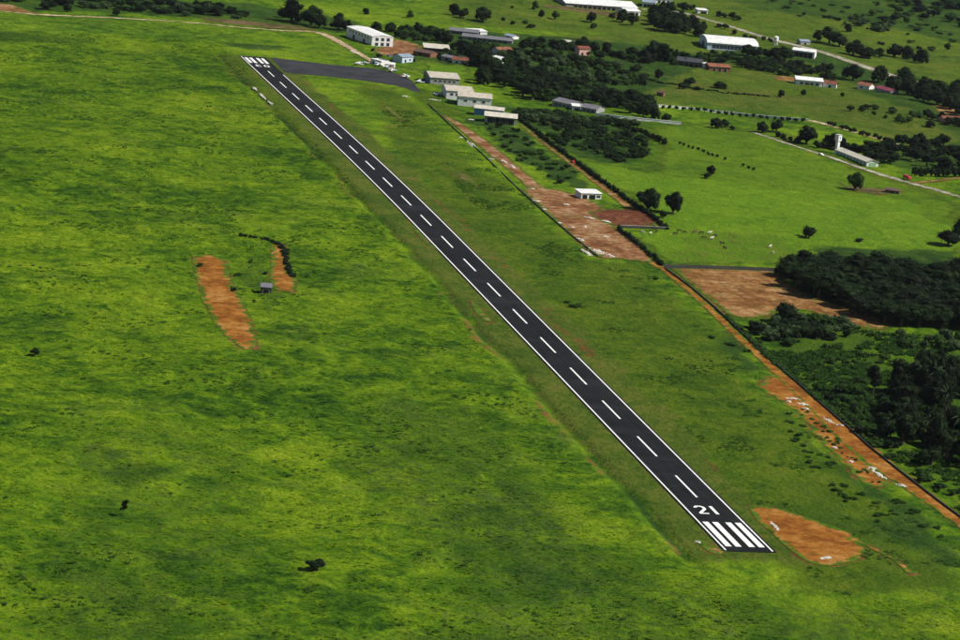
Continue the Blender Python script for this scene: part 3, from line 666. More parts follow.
# ------------------------------------------------------------------ buildings
def building(name, label, A, B, width, h, wall, roof, roofkind='gable', rise=None, over=.5, openings=(), cat='building', group=None, rot90=False):
    """A, B: pixels of the two ends of the wall foot nearest the camera; the house reaches `width` metres back from it"""
    a, b = G(*A), G(*B); d = (b-a).to_2d(); L = d.length; d.normalize(); nrm = Vector((-d.y, d.x))
    c = (a.to_2d()+b.to_2d())/2+nrm*width/2; z = min(float(gz(*(q.to_2d()))) for q in (a, b)); rz = math.atan2(d.y, d.x)
    t = thing(name, label, cat, (c.x, c.y, z), rz, group)
    hx, hy = L/2, width/2
    rise = rise if rise is not None else (width if not rot90 else L)*.13
    w = MB()
    if roofkind == 'gable' and not rot90:
        w.prismx([(-hy, -.6), (hy, -.6), (hy, h), (0, h+rise), (-hy, h)], -hx, hx)
    elif roofkind == 'gable':
        w.prism([(-hx, -.6), (hx, -.6), (hx, h), (0, h+rise), (-hx, h)], -hy, hy)
    elif roofkind == 'arch':
        w.prismx([(-hy, -.6), (hy, -.6)]+[(hy*math.cos(q), h+rise*math.sin(q)) for q in np.linspace(0, math.pi, 11)], -hx, hx)
    elif roofkind == 'shed':
        w.prismx([(-hy, -.6), (hy, -.6), (hy, h+rise), (-hy, h)], -hx, hx)
    else: w.box(-hx, hx, -hy, hy, -.6, h)
    w.build('wall', wall, t)
    r = MB(); T = .16; o = over; e = .03
    if roofkind == 'gable' and not rot90:
        k = rise/hy
        r.prismx([(-hy-o, h-k*o+e), (0, h+rise+e), (0, h+rise+T+e), (-hy-o, h-k*o+T+e)], -hx-o, hx+o)
        r.prismx([(0, h+rise+e), (hy+o, h-k*o+e), (hy+o, h-k*o+T+e), (0, h+rise+T+e)], -hx-o, hx+o)
    elif roofkind == 'gable':
        k = rise/hx
        r.prism([(-hx-o, h-k*o+e), (0, h+rise+e), (0, h+rise+T+e), (-hx-o, h-k*o+T+e)], -hy-o, hy+o)
        r.prism([(0, h+rise+e), (hx+o, h-k*o+e), (hx+o, h-k*o+T+e), (0, h+rise+T+e)], -hy-o, hy+o)
    elif roofkind == 'arch':
        R1 = [((hy+o)*math.cos(q), h+e+(rise)*math.sin(q)) for q in np.linspace(0, math.pi, 13)]; R2 = [(y_, z_+T) for y_, z_ in R1]
        for i in range(12): r.prismx([R1[i], R1[i+1], R2[i+1], R2[i]], -hx-o, hx+o)
    elif roofkind == 'shed':
        k = rise/width
        r.prismx([(-hy-o, h-k*o+e), (hy+o, h+rise+k*o+e), (hy+o, h+rise+k*o+T+e), (-hy-o, h-k*o+T+e)], -hx-o, hx+o)
    else:
        r.box(-hx-.1, hx+.1, -hy-.1, hy+.1, h+e, h+.25)
        for q in ((-hx-.1, hx+.1, -hy-.1, -hy+.2), (-hx-.1, hx+.1, hy-.2, hy+.1), (-hx-.1, -hx+.2, -hy+.2, hy-.2), (hx-.2, hx+.1, -hy+.2, hy-.2)): r.box(*q, h+.25, h+.85)
    ro = r.build('roof', roof, t)
    if roofkind == 'gable':
        cap = MB()
        if not rot90: cap.prismx([(-.35, h+rise+T-.02), (.35, h+rise+T-.02), (0, h+rise+T+.16)], -hx-o, hx+o)
        else: cap.prism([(-.35, h+rise+T-.02), (.35, h+rise+T-.02), (0, h+rise+T+.16)], -hy-o, hy+o)
        cap.build('ridge_cap', roof, ro)
    for (face, f, ww, z0, hh, kind) in openings:
        mat = dict(door='dark_opening', window='glass', gate='blue_wall', white_door='white_wall', green_panel='green_wall')[kind]
        m = MB(); fr = MB()
        if face in 'fb':
            s = -1 if face == 'f' else 1; x = -hx+f*L; y0 = s*hy; y1 = s*(hy+.07); ya, yb = min(y0, y1), max(y0, y1)
            m.box(x-ww/2, x+ww/2, ya-.05, yb, z0, z0+hh)
            yc, yd = (ya-.08, ya) if s < 0 else (yb, yb+.08)
            for q in ((x-ww/2-.15, x+ww/2+.15, z0+hh, z0+hh+.2), (x-ww/2-.15, x-ww/2, z0, z0+hh), (x+ww/2, x+ww/2+.15, z0, z0+hh)): fr.box(q[0], q[1], min(ya, yc), max(yb, yd), q[2], q[3])
        else:
            s = -1 if face == 'l' else 1; y = -hy+f*width; x0 = s*hx; x1 = s*(hx+.07); xa, xb = min(x0, x1), max(x0, x1)
            m.box(xa-.05, xb+.02, y-ww/2, y+ww/2, z0, z0+hh)
            xc, xd = (xa-.08, xa) if s < 0 else (xb, xb+.08)
            for q in ((y-ww/2-.15, y+ww/2+.15, z0+hh, z0+hh+.2), (y-ww/2-.15, y-ww/2, z0, z0+hh), (y+ww/2, y+ww/2+.15, z0, z0+hh)): fr.box(min(xa, xc), max(xb, xd), q[0], q[1], q[2], q[3])
        po = m.build('door' if kind not in ('window', 'green_panel') else ('window' if kind == 'window' else 'wall_panel'), mat, t)
        fr.build('frame', 'concrete', po)
    return t
def row(face, n, ww, z0, hh, kind, a=.1, b=.9): return [(face, a+(b-a)*(i+.5)/n, ww, z0, hh, kind) for i in range(n)]

building('warehouse', 'tall white block building with white roof and two rows of windows', (346, 36.5), (371.5, 46), 19, 8.6, 'white_wall', 'white_roof', 'gable', 1.0, .3,
         row('r', 3, 2.6, 1., 2.6, 'window')+row('r', 3, 2.6, 5., 2.6, 'window')+row('f', 7, 2., 5.2, 2.0, 'window')+[('f', .3, 4., 0, 4., 'door'), ('f', .7, 4., 0, 4., 'door')])
building('hangar', 'beige roofed hangar nearest the apron, blue sliding gate', (430, 84.5), (459, 86.5), 29, 5.6, 'grey_wall', 'beige_roof', 'gable', 2.2, .6, [('l', .3, 11, 0, 4.8, 'gate'), ('l', .74, 11, 0, 4.8, 'door')]+row('f', 5, 2, 2.6, 1.4, 'window'), 'hangar', 'hangars beside the runway')
building('hangar', 'white walled hangar with brownish roof, second from the apron', (446, 98.5), (473, 100.5), 26, 6.0, 'white_wall', 'beige_roof', 'gable', 2.0, .5, [('l', .5, 14, 0, 5., 'white_door')]+row('f', 4, 2, 2.8, 1.4, 'window'), 'hangar', 'hangars beside the runway')
building('hangar', 'largest white hangar with tan roof and blue gate, third from the apron', (457.5, 105), (491, 108), 21, 6.6, 'white_wall', 'beige_roof', 'gable', 2.0, .5, [('l', .5, 12, 0, 5.4, 'gate')]+row('f', 3, 2, 3.2, 1.4, 'window'), 'hangar', 'hangars beside the runway')
building('hangar', 'narrow blue hangar with pale roof, fourth from the apron', (474, 115), (503, 118), 11, 5.2, 'blue_wall', 'pale_roof', 'gable', 1.4, .5, [('l', .5, 7, 0, 4.2, 'door')], 'hangar', 'hangars beside the runway')
building('hangar', 'dark open fronted hangar with cream roof, last of the row', (484.5, 122.5), (516, 125.5), 15, 5.0, 'grey_wall', 'pale_roof', 'gable', 1.8, .7, row('f', 4, 5.4, 0, 4.2, 'door')+[('l', .5, 9, 0, 4.2, 'door')], 'hangar', 'hangars beside the runway')
building('hut', 'small white hut with flat pale roof standing in the red yard', (581, 199), (601, 199.5), 9, 3.6, 'white_wall', 'white_roof', 'shed', .7, .5, [('f', .18, 3., 0, 2.7, 'door'), ('f', .55, 4., 0, 2.7, 'door'), ('f', .86, 2.4, 1., 1.4, 'window')], 'hut')
building('shelter', 'tiny grey roofed shelter alone in the left pasture', (260.5, 293), (271, 293.8), 4.5, 3.0, 'dark_metal', 'grey_roof', 'shed', 1., .4, [('f', .5, 3., 0, 2., 'door')], 'shelter')
building('shed', 'open shed with long cream roof among trees north of hangars', (424, 52), (449, 54.5), 16, 4.2, 'brown_roof', 'pale_roof', 'shed', 1.4, .6, row('f', 4, 4, 0, 3.2, 'door'), 'shed')
building('house', 'small pale blue house on the grass behind the aircraft', (402, 62.5), (413, 62), 10, 4.4, 'pale_blue_wall', 'blue_grey_roof', 'gable', 1.6, .5, [('f', .3, 1.6, 0, 2.4, 'door'), ('f', .7, 1.8, 1.2, 1.4, 'window')], 'house')
building('shed', 'low shed with dark brown roof beside the red forecourt', (413, 55), (430, 58), 12, 3.6, 'brick_wall', 'brown_roof', 'gable', 1.5, .5, [('f', .4, 4, 0, 2.8, 'door')], 'shed')
building('house', 'low red roofed house north of the first hangar', (452, 63.5), (467, 65), 10, 3.6, 'white_wall', 'red_roof', 'gable', 1.6, .6, [('f', .3, 1.6, 0, 2.3, 'door'), ('f', .7, 1.8, 1.1, 1.3, 'window')], 'house')
building('shed', 'violet grey shed roof beside the red roofed house', (441, 60), (452, 62), 9, 3.4, 'grey_wall', 'grey_roof', 'gable', 1.2, .5, [('f', .5, 3, 0, 2.6, 'door')], 'shed')
building('shed', 'small bluish shed at the foot of dark trees', (473, 63.5), (481, 64.5), 7, 3.6, 'grey_wall', 'blue_grey_roof', 'shed', .8, .4, [('f', .5, 2, 0, 2.4, 'door')], 'shed')
building('shed', 'bright white slanted roof among trees behind the hangars', (489, 60.5), (502, 64.5), 12, 3.4, 'white_wall', 'white_roof', 'gable', 1.0, .5, [('f', .5, 3, 0, 2.4, 'door')], 'shed')
building('house', 'pink roofed house with white porch between trees', (499, 54.5), (512, 54), 9, 3.8, 'white_wall', 'orange_roof', 'gable', 1.6, .6, [('f', .3, 1.6, 0, 2.3, 'door'), ('f', .7, 1.8, 1.1, 1.3, 'window')], 'house')
building('long_shed', 'long grey roofed shed behind the red forecourt, nearer of two', (462, 39.5), (512, 44.5), 14, 3.2, 'grey_wall', 'grey_roof', 'gable', 1.6, .6, row('f', 8, 3.4, .8, 1.6, 'window'), 'shed')
building('long_shed', 'long grey shed on the edge of far pasture, the farther of two', (449, 33), (478, 36.5), 14, 3.2, 'grey_wall', 'grey_roof', 'gable', 1.6, .6, row('f', 6, 3.4, .8, 1.6, 'window'), 'shed')
building('shed', 'white roof in front of the far pasture with round trees', (469, 34.5), (487, 35), 10, 3.2, 'white_wall', 'white_roof', 'shed', .8, .5, [('f', .5, 4, 0, 2.6, 'door')], 'shed')
building('shed', 'grey and white shed at the right end of grey roofs', (504, 38.5), (512, 40), 9, 3.2, 'white_wall', 'blue_grey_roof', 'gable', 1., .5, [('f', .5, 3, 0, 2.4, 'door')], 'shed')
building('house', 'pink house with white wing in the far hedgerow', (579, 55), (590, 55.5), 9, 5.6, 'pink_wall', 'red_roof', 'gable', 1.6, .5, [('f', .3, 1.6, 0, 2.3, 'door'), ('f', .72, 1.8, 1.2, 1.4, 'window')], 'house')
building('shed', 'flat pale roof half hidden in the far hedgerow', (561, 44.5), (572, 45.5), 8, 3.0, 'white_wall', 'pale_roof', 'shed', .6, .4, [('f', .5, 3, 0, 2.2, 'door')], 'shed')
building('barn', 'dark barn with grey roof beside a round white tank', (676, 66), (701, 68.5), 20, 5.0, 'dark_metal', 'dark_roof', 'gable', 2., .6, row('f', 4, 4.4, 0, 3.6, 'door'), 'barn')
building('brick_barn', 'long orange roofed barn right of the white tank', (709, 70.5), (730, 72), 13, 3.8, 'brick_wall', 'orange_roof', 'gable', 1.8, .6, row('f', 3, 2.4, 0, 2.6, 'door'), 'barn')
building('warehouse', 'long white arched warehouse below the far road', (707, 49), (757, 52), 36, 6.0, 'pale_blue_wall', 'white_roof', 'arch', 4.2, .8, row('f', 11, 3.6, 1.4, 3.0, 'window')+[('l', .5, 9, 0, 5, 'door')])
building('warehouse', 'white roofed depot with white gable beside the far road', (792, 56), (814, 59), 15, 6.0, 'white_wall', 'white_roof', 'gable', 1.4, .7, row('f', 4, 4.2, 0, 4.6, 'door'))
building('house', 'large white roofed house with white veranda in pasture', (796, 84.5), (822, 87.5), 16, 5.0, 'white_wall', 'white_roof', 'gable', 1.6, .9, row('f', 4, 2.2, 1.2, 1.8, 'window')+[('f', .45, 2., 0, 2.6, 'door')], 'house')
building('house', 'red roofed house adjoining the large white house', (823, 87), (836, 88.5), 10, 3.6, 'white_wall', 'red_roof', 'gable', 1.8, .6, [('f', .5, 1.8, 0, 2.3, 'door')], 'house')
building('house', 'pale house with salmon roof before the dark tree belt', (857, 88.5), (869, 90), 10, 3.8, 'white_wall', 'orange_roof', 'gable', 1.8, .6, [('f', .35, 1.8, 1.1, 1.4, 'window')], 'house')
building('house', 'pinkish magenta roofed house before the dark tree belt', (875, 91.5), (890, 94), 9, 3.6, 'grey_wall', 'magenta_roof', 'gable', 1.6, .6, [('f', .5, 1.8, 0, 2.3, 'door')], 'house')
building('factory', 'largest white roof in the far distance at the top edge', (566, 6), (637, 13), 46, 5.0, 'grey_wall', 'white_roof', 'gable', 3.0, .8, row('f', 12, 4, 0, 3.4, 'door'))
building('warehouse', 'white roof stepped beside the largest far factory roof', (626, 15), (640, 15.5), 18, 4.0, 'white_wall', 'white_roof', 'gable', 1.6, .6, row('f', 3, 3, 0, 2.6, 'door'))
building('warehouse', 'teal and white roofed depot at the top edge', (642, 6.5), (655, 8), 20, 5.0, 'white_wall', 'blue_grey_roof', 'gable', 1.6, .6, row('f', 3, 3, 0, 3, 'door'))
building('warehouse', 'blue grey roof right of the largest far factory roof', (655, 3), (672, 4), 20, 4.0, 'white_wall', 'blue_grey_roof', 'gable', 1.6, .6, row('f', 3, 3, 0, 3, 'door'))
building('shed', 'low magenta roofed shed among far trees', (652, 13.5), (665, 14), 9, 3., 'brick_wall', 'magenta_roof', 'gable', 1.2, .5, [('f', .5, 3, 0, 2.2, 'door')], 'shed')
building('hut', 'white fronted hut with dark doorway beside far track', (697.5, 13.5), (707.5, 14), 10, 3.8, 'white_wall', 'white_roof', 'shed', .6, .5, [('f', .6, 6, 0, 2.6, 'door')], 'hut')
building('hut', 'small blue grey hut beyond the highway', (800.5, 44.5), (810, 45), 8, 3.2, 'grey_wall', 'blue_grey_roof', 'gable', 1.2, .4, [('f', .5, 2, 0, 2.2, 'door')], 'hut')
building('long_building', 'long cream roofed green and white building below the water tower', (835.5, 154), (866.5, 166.5), 9, 3.4, 'white_wall', 'pale_roof', 'gable', 1.4, .7, [('f', .08+.105*i, 2.6, .5, 1.9, 'green_panel') for i in range(9)]+[('r', .5, 5, .4, 2.2, 'green_panel')], 'building')
building('house', 'grey roofed compound among dark trees left of the white panel', (552, 105), (572, 109), 16, 3.6, 'grey_wall', 'grey_roof', 'gable', 1.8, .6, row('f', 4, 2.4, .8, 1.6, 'window'), 'house')
building('shed', 'bright white metal roof between two grey compound roofs', (572, 110.5), (580, 111), 9, 3.4, 'grey_wall', 'white_roof', 'shed', .6, .3, [('f', .5, 3, 0, 2.4, 'door')], 'shed')
building('house', 'grey roofed compound right of the white panel roof', (580.5, 111.5), (596, 114), 14, 3.6, 'grey_wall', 'grey_roof', 'gable', 1.8, .6, row('f', 3, 2.4, .8, 1.6, 'window'), 'house')
building('house', 'brown roofed house at the right edge by bare earth', (944, 123.5), (965, 125), 11, 3.8, 'pink_wall', 'red_roof', 'gable', 1.8, .6, [('f', .3, 1.8, 0, 2.3, 'door')], 'house')
building('shed', 'dark ruined shed in the meadow beside a lone round tree', (885, 192.5), (899, 194), 6, 2.0, 'brown_roof', 'brown_roof', 'shed', .5, .4, [('f', .5, 3, 0, 1.6, 'door')], 'shed')
building('hut', 'small red brick hut in the field above the white wall', (656.5, 96), (663, 97), 5, 3.2, 'brick_wall', 'brown_roof', 'gable', 1., .4, [('f', .5, 1.6, 0, 2.2, 'door')], 'hut')

# round tank, water towers
p = G(704.5, 68.5); t = thing('water_tank', 'round white tank between dark barn and orange barn', 'tank', p)
m = MB(); m.tube([(0, 0, -.3), (0, 0, 4.6)], [3.1, 3.1], 20); m.build('shell', 'white_wall', t); m = MB(); m.tube([(0, 0, 4.6), (0, 0, 5.2), (0, 0, 5.5)], [3.2, 2., .4], 20); m.build('lid', 'white_roof', t)
p = G(836.5, 153.5); t = thing('water_tower', 'slim white concrete water tower beside the green and white building', 'water tower', p, .5)
m = MB(); m.box(-1.1, 1.1, -1.1, 1.1, -.4, 9.2); m.build('shaft', 'white_wall', t); m = MB(); m.box(-1.7, 1.7, -1.7, 1.7, 9.2, 13.2); m.build('tank', 'white_wall', t)
m = MB(); m.box(-1.9, 1.9, -1.9, 1.9, 13.2, 13.5); m.build('lid', 'concrete', t); m = MB(); m.box(-.4, .4, -1.75, -1.7, 10.2, 12.2); m.build('hatch', 'blue_wall', t)
p = G(845, 148); t = thing('chimney_post', 'thin white post rising from trees behind the water tower', 'post', p)
m = MB(); m.tube([(0, 0, -.3), (0, 0, 5.5)], [.8, .7], 8); m.build('shaft', 'white_wall', t); m = MB(); m.tube([(0, 0, 5.5), (0, 0, 5.9)], [1., .9], 8); m.build('cap', 'concrete', t)
p = G(775.5, 45); t = thing('water_tower', 'white water tower with wide tank beside the highway', 'water tower', p)
for sx in (-1.3, 1.3):
    for sy in (-1.3, 1.3): m = MB(); m.tube([(sx, sy, -.3), (sx*.9, sy*.9, 4.)], [.35, .3], 6); m.build('leg', 'white_wall', t)
pass; m = MB(); m.tube([(0, 0, 3.9), (0, 0, 4.), (0, 0, 7.6), (0, 0, 8.4)], [1.6, 2.3, 2.3, .5], 14); m.build('tank', 'white_wall', t); m = MB(); m.tube([(2.35, 0, 0), (2.35, 0, 8.)], [.12, .12], 5); m.build('pipe', 'dark_metal', t)

# ------------------------------------------------------------------ walls, hedges, banks
def wall(name, label, px, h, th, mat, cat='wall', cope=True, step=6., cmat='concrete', cw=.25):
    P = resample([G(*q).to_2d() for q in px], step, False); L = []; R = []
    for i, p in enumerate(P):
        d = (P[min(i+1, len(P)-1)]-P[max(i-1, 0)]).normalized(); nn = Vector((-d.y, d.x))*th/2; L.append(p+nn); R.append(p-nn)
    o = P[0]; z0 = float(gz(o.x, o.y)); t = thing(name, label, cat, (o.x, o.y, z0)); m = MB(); c = MB()
    def ringpts(k, e, za, zb):
        a = P[k].lerp(L[k], 1+e); b = P[k].lerp(R[k], 1+e); g = float(gz(P[k].x, P[k].y))-z0
        return [(a.x-o.x, a.y-o.y, g+za), (b.x-o.x, b.y-o.y, g+za), (b.x-o.x, b.y-o.y, g+zb), (a.x-o.x, a.y-o.y, g+zb)]
    for mb, e, za, zb in ((m, 0, -.5, h), (c, cw, h, h+.12)):
        rings = [ringpts(k, e, za, zb) for k in range(len(P))]; v = [q for r in rings for q in r]; f = []
        for k in range(len(P)-1):
            for j in range(4): f.append((4*k+j, 4*k+(j+1) % 4, 4*k+4+(j+1) % 4, 4*k+4+j))
        f += [(3, 2, 1, 0), (len(v)-4, len(v)-3, len(v)-2, len(v)-1)]; mb.add(v, f)
    m.build('masonry', mat, t)
    if cope: c.build('coping', cmat, t)
    # piers every fourth step
    for k in range(0, len(P), 3):
        q = MB(); g = float(gz(P[k].x, P[k].y))-z0; d = (P[min(k+1, len(P)-1)]-P[max(k-1, 0)]).normalized(); nn = Vector((-d.y, d.x)); e = th/2+.12
        v = []
        for zz in (-.5, h+.18):
            for s1, s2 in ((-1, -1), (1, -1), (1, 1), (-1, 1)): w = P[k]-o+d*.22*s1+nn*e*s2; v.append((w.x, w.y, g+zz))
        q.add(v, [(0, 3, 2, 1), (4, 5, 6, 7), (0, 1, 5, 4), (1, 2, 6, 5), (2, 3, 7, 6), (3, 0, 4, 7)]); q.build('pier', mat, t)
    return t
wall('boundary_wall', 'grey block wall between the cattle meadow and the tan field', [(664, 268), (700, 268.8), (740, 270), (777, 271.5)], 2.0, .25, 'block_wall', cope=False)
wall('boundary_wall', 'long low wall beside the orange track on the right', [(665, 269), (690, 287), (716, 309), (742, 334), (766, 356), (790, 377), (815, 399), (840, 421), (870, 448), (900, 472), (940, 503), (985, 536)], .9, .25, 'block_wall', cope=False)
wall('boundary_wall', 'low dark wall between runway grass and red dirt strip', [(428, 104), (452, 127), (480, 152), (515, 186), (545, 213), (572, 236), (598, 257)], .7, .3, 'block_wall', cope=False)
wall('boundary_wall', 'short grey wall along the lower side of the dark tilled plot', [(619, 227.8), (640, 228.6), (667, 230)], 1.6, .3, 'block_wall')
wall('boundary_wall', 'long white wall left of the meadow, below dark trees', [(596, 115.5), (620, 118.5), (650, 121.5), (681, 124.5)], 1.9, .4, 'white_wall', cmat='white_wall', cw=.8)
wall('boundary_wall', 'long white wall with a row of small round bushes', [(650, 106), (690, 109.5), (730, 114), (770, 118), (808, 121)], 1.7, .4, 'white_wall', cmat='white_wall', cw=.8)
wall('boundary_wall', 'short white garden wall by the dark trees near the green and white building', [(872, 148), (882, 151), (889, 150)], 1.5, .4, 'white_wall', cmat='white_wall', cw=.8)

def hedge(label, px, h, th, mat='leaf_hedge', dens=7., name='hedge', cat='hedge'):
    P = resample([G(*q).to_2d() for q in px], 2.2, False); o = P[0]; z0 = float(surf(o.x, o.y)); rng = np.random.default_rng(len(P)); m = MB(); lob = []
    t = thing(name, label, cat, (o.x, o.y, z0))
    for p in P:
        p = Vector((p.x+rng.normal()*th*.16, p.y+rng.normal()*th*.16)); g = float(surf(p.x, p.y))-z0; r = th/2*rng.uniform(.55, 1.3); hh = h*rng.uniform(.55, 1.3)
        L = (p.x-o.x+rng.uniform(-.3, .3), p.y-o.y+rng.uniform(-.3, .3), g+hh*.45, r+.5, r+.5, hh*.55); lob.append(L); blob(m, L[:3], [q*.85 for q in L[3:]], rng, 1, .12)
    leaves(m, lob, int(len(P)*26), .34, rng, .8); m.build('foliage', mat, t)
    s = MB()
    for p in P[::3]: g = float(surf(p.x, p.y))-z0; s.tube([(p.x-o.x, p.y-o.y, g-.3), (p.x-o.x, p.y-o.y, g+h*.5)], [.12, .08], 5)
    s.build('stems', 'bark', t)
hedge('tall dark hedge from the hangars to the tilled plot', [(519, 119), (545, 140), (572, 160), (600, 181), (625, 199), (652, 218), (667, 230)], 3.0, 2.2)
hedge('dark hedge on the right edge of the red yard', [(618, 230), (640, 247), (662, 266)], 3.0, 2.2)
hedge('ragged low hedge along the wall beside the orange track', [(725, 316), (746, 335), (770, 357), (795, 379), (822, 403), (850, 426), (875, 448)], 1.6, 2.6, 'leaf_mid')
hedge('dark grassy bank curving above the small left dirt scrape', [(240, 237), (256, 238.5), (270, 241), (281, 246), (286, 255), (287, 266), (293, 277)], 1.5, 2.8, 'leaf_hedge', name='overgrown_bank', cat='bank')

fill([(800, 405), (812, 414), (834, 436), (856, 460), (882, 484), (872, 484), (846, 460), (822, 435), (800, 414)], 30, ('bush',), (3, 8), (1.5, 3.2), 'dark weeds along the ditch through the right dirt bank', None, 'shrub', mats=('weed', 'leaf_mid'), sep=.5, stuff='ditch_weeds')
# ------------------------------------------------------------------ rubble
def rubble(px, py, lpx, hpx, label, cat='rubble', mat='rubble', name='rubble_pile', rot=None, group='pale rubble along the dirt tracks'):
    p = G(px, py); m_ = mpp(p); L = lpx*m_; D = max(1., hpx*m_*1.5); sl = (rot if rot is not None else .6)/6; a = G(px-lpx/2, py-sl*lpx/2); b = G(px+lpx/2, py+sl*lpx/2); L = (b-a).length*.72; rng = np.random.default_rng(int(px*7+py)); mb = MB()
    for k in range(int(22+L*6)):
        s = rng.uniform(.22, .62); u = rng.normal()*.24; v = rng.normal()*.2
        c = Vector((u*L, v*D, max(0, .3-.8*(u*u+v*v)**.5)+.04)); hull = []
        R = Matrix.Rotation(rng.uniform(0, 6.3), 3, 'Z') @ Matrix.Rotation(rng.normal()*.25, 3, 'X')
        for sx in (-1, 1):
            for sy in (-1, 1):
                for sz in (-1, 1): hull.append(c+R@Vector((sx*s*rng.uniform(.6, 1.3), sy*s*rng.uniform(.5, 1.), sz*s*rng.uniform(.15, .3))))
        mb.add(hull, [(0, 1, 3, 2), (4, 6, 7, 5), (0, 4, 5, 1), (2, 3, 7, 6), (0, 2, 6, 4), (1, 5, 7, 3)])
    q = mesh(name, mb.v, mb.f, mat)
    d = b-a; o = link(name, q, None, (p.x, p.y, float(surf(p.x, p.y))+.1), math.atan2(d.y, d.x)); return tag(o, label, cat, group)
for args in [
    (461, 137.5, 6, 3, 'white rubble heap highest up the red dirt strip'), (472, 145, 12, 3, 'long white rubble streak beside the low dark wall', 4.5), (491, 159, 6, 2, 'small white rubble heap on the upper red strip'),
    (505, 162, 8, 2, 'thin pale rubble streak in the middle of the red strip', 4), (513, 167, 7, 2, 'pale rubble just below the middle of the red strip', 4),
    (533, 189, 6, 2, 'pale rubble where the red strip meets the yard'), (537, 201, 9, 4, 'white rubble heap left of the small white hut'), (544, 209.5, 6, 3, 'small white heap by the low wall, left yard edge'),
    (566, 204.5, 8, 4, 'bright white heap just below left of the small hut', 1.8), (559, 223, 5, 3, 'small pale heap on the left side of the yard'),
    (590, 218, 17, 3, 'long white streak of rubble above the tilled plot', 1.2), (606, 221.5, 12, 5, 'bright white slab heap on the tilled plot edge', 1.6), (585, 227, 4, 4, 'small pale heap below the long white streak'),
    (573, 227.5, 6, 3, 'pinkish pale heap near the middle of the yard'), (605, 237, 10, 4, 'pale flat heap on the lower yard'), (587, 253, 12, 3, 'white rubble streak by the wall at the lower yard', 4.), (599, 252, 17, 9, 'largest white rubble heap at the bottom of the yard', 3.2), (611, 256, 9, 4, 'white heap right of the largest rubble heap', 3.),
    (582, 240, 7, 3, 'faint pale heap in the lower left yard', 3.),
    (793, 399, 14, 3, 'upper white rubble streak on the right dirt bank'), (803, 404.5, 13, 6, 'bright white heap on the right dirt bank', 1.2), (806, 409, 6, 3, 'small white heap just below the bright one'), (789, 402, 5, 3, 'small pale heap left of the bright white heap'),
    (829, 421, 10, 3, 'pale rubble streak in the middle of the right bank', 4.), (840, 425.5, 6, 2, 'little pale streak on the orange track'), (872, 468.5, 9, 5, 'bright white heap lower on the right bank', 1.5), (879, 475, 14, 4, 'white rubble streak below the lower bright heap', 4.), (902, 486, 14, 3, 'lowest white rubble streak on the right bank', 1.5), (851, 462, 5, 3, 'pale speck heap on the lower right bank'), (835, 448, 4, 3, 'pale speck heap on the middle right bank'),
    (775, 527, 10, 1.4, 'pale straight sandy ridge beside the runway end', 6.5), (826, 558.5, 14, 3, 'pale gravel heap at the lower tip of the runway end scrape', -1.), (263, 96, 8, 2, 'pale stony bank left of the far runway', 5.), (271, 103, 6, 2, 'lower end of the pale stony bank by the far runway', 5.), (255, 88, 4, 2, 'upper end of the pale stony bank by the far runway', 5.),
    (698, 542.5, 7, 4, 'sandy heap left of the near threshold'), (405, 96.5, 10, 3, 'pale slab beside the taxiway, left'), (434, 99.5, 20, 3, 'long pale slab beside the second hangar', .8), (471, 119.5, 7, 3, 'pale slab in front of the last hangar'),
    (354.5, 12.5+40, 10, 3, 'white gravel heap in front of the tall white block', 2.5)]:
    rubble(*args[:5], rot=args[5] if len(args) > 5 else None)

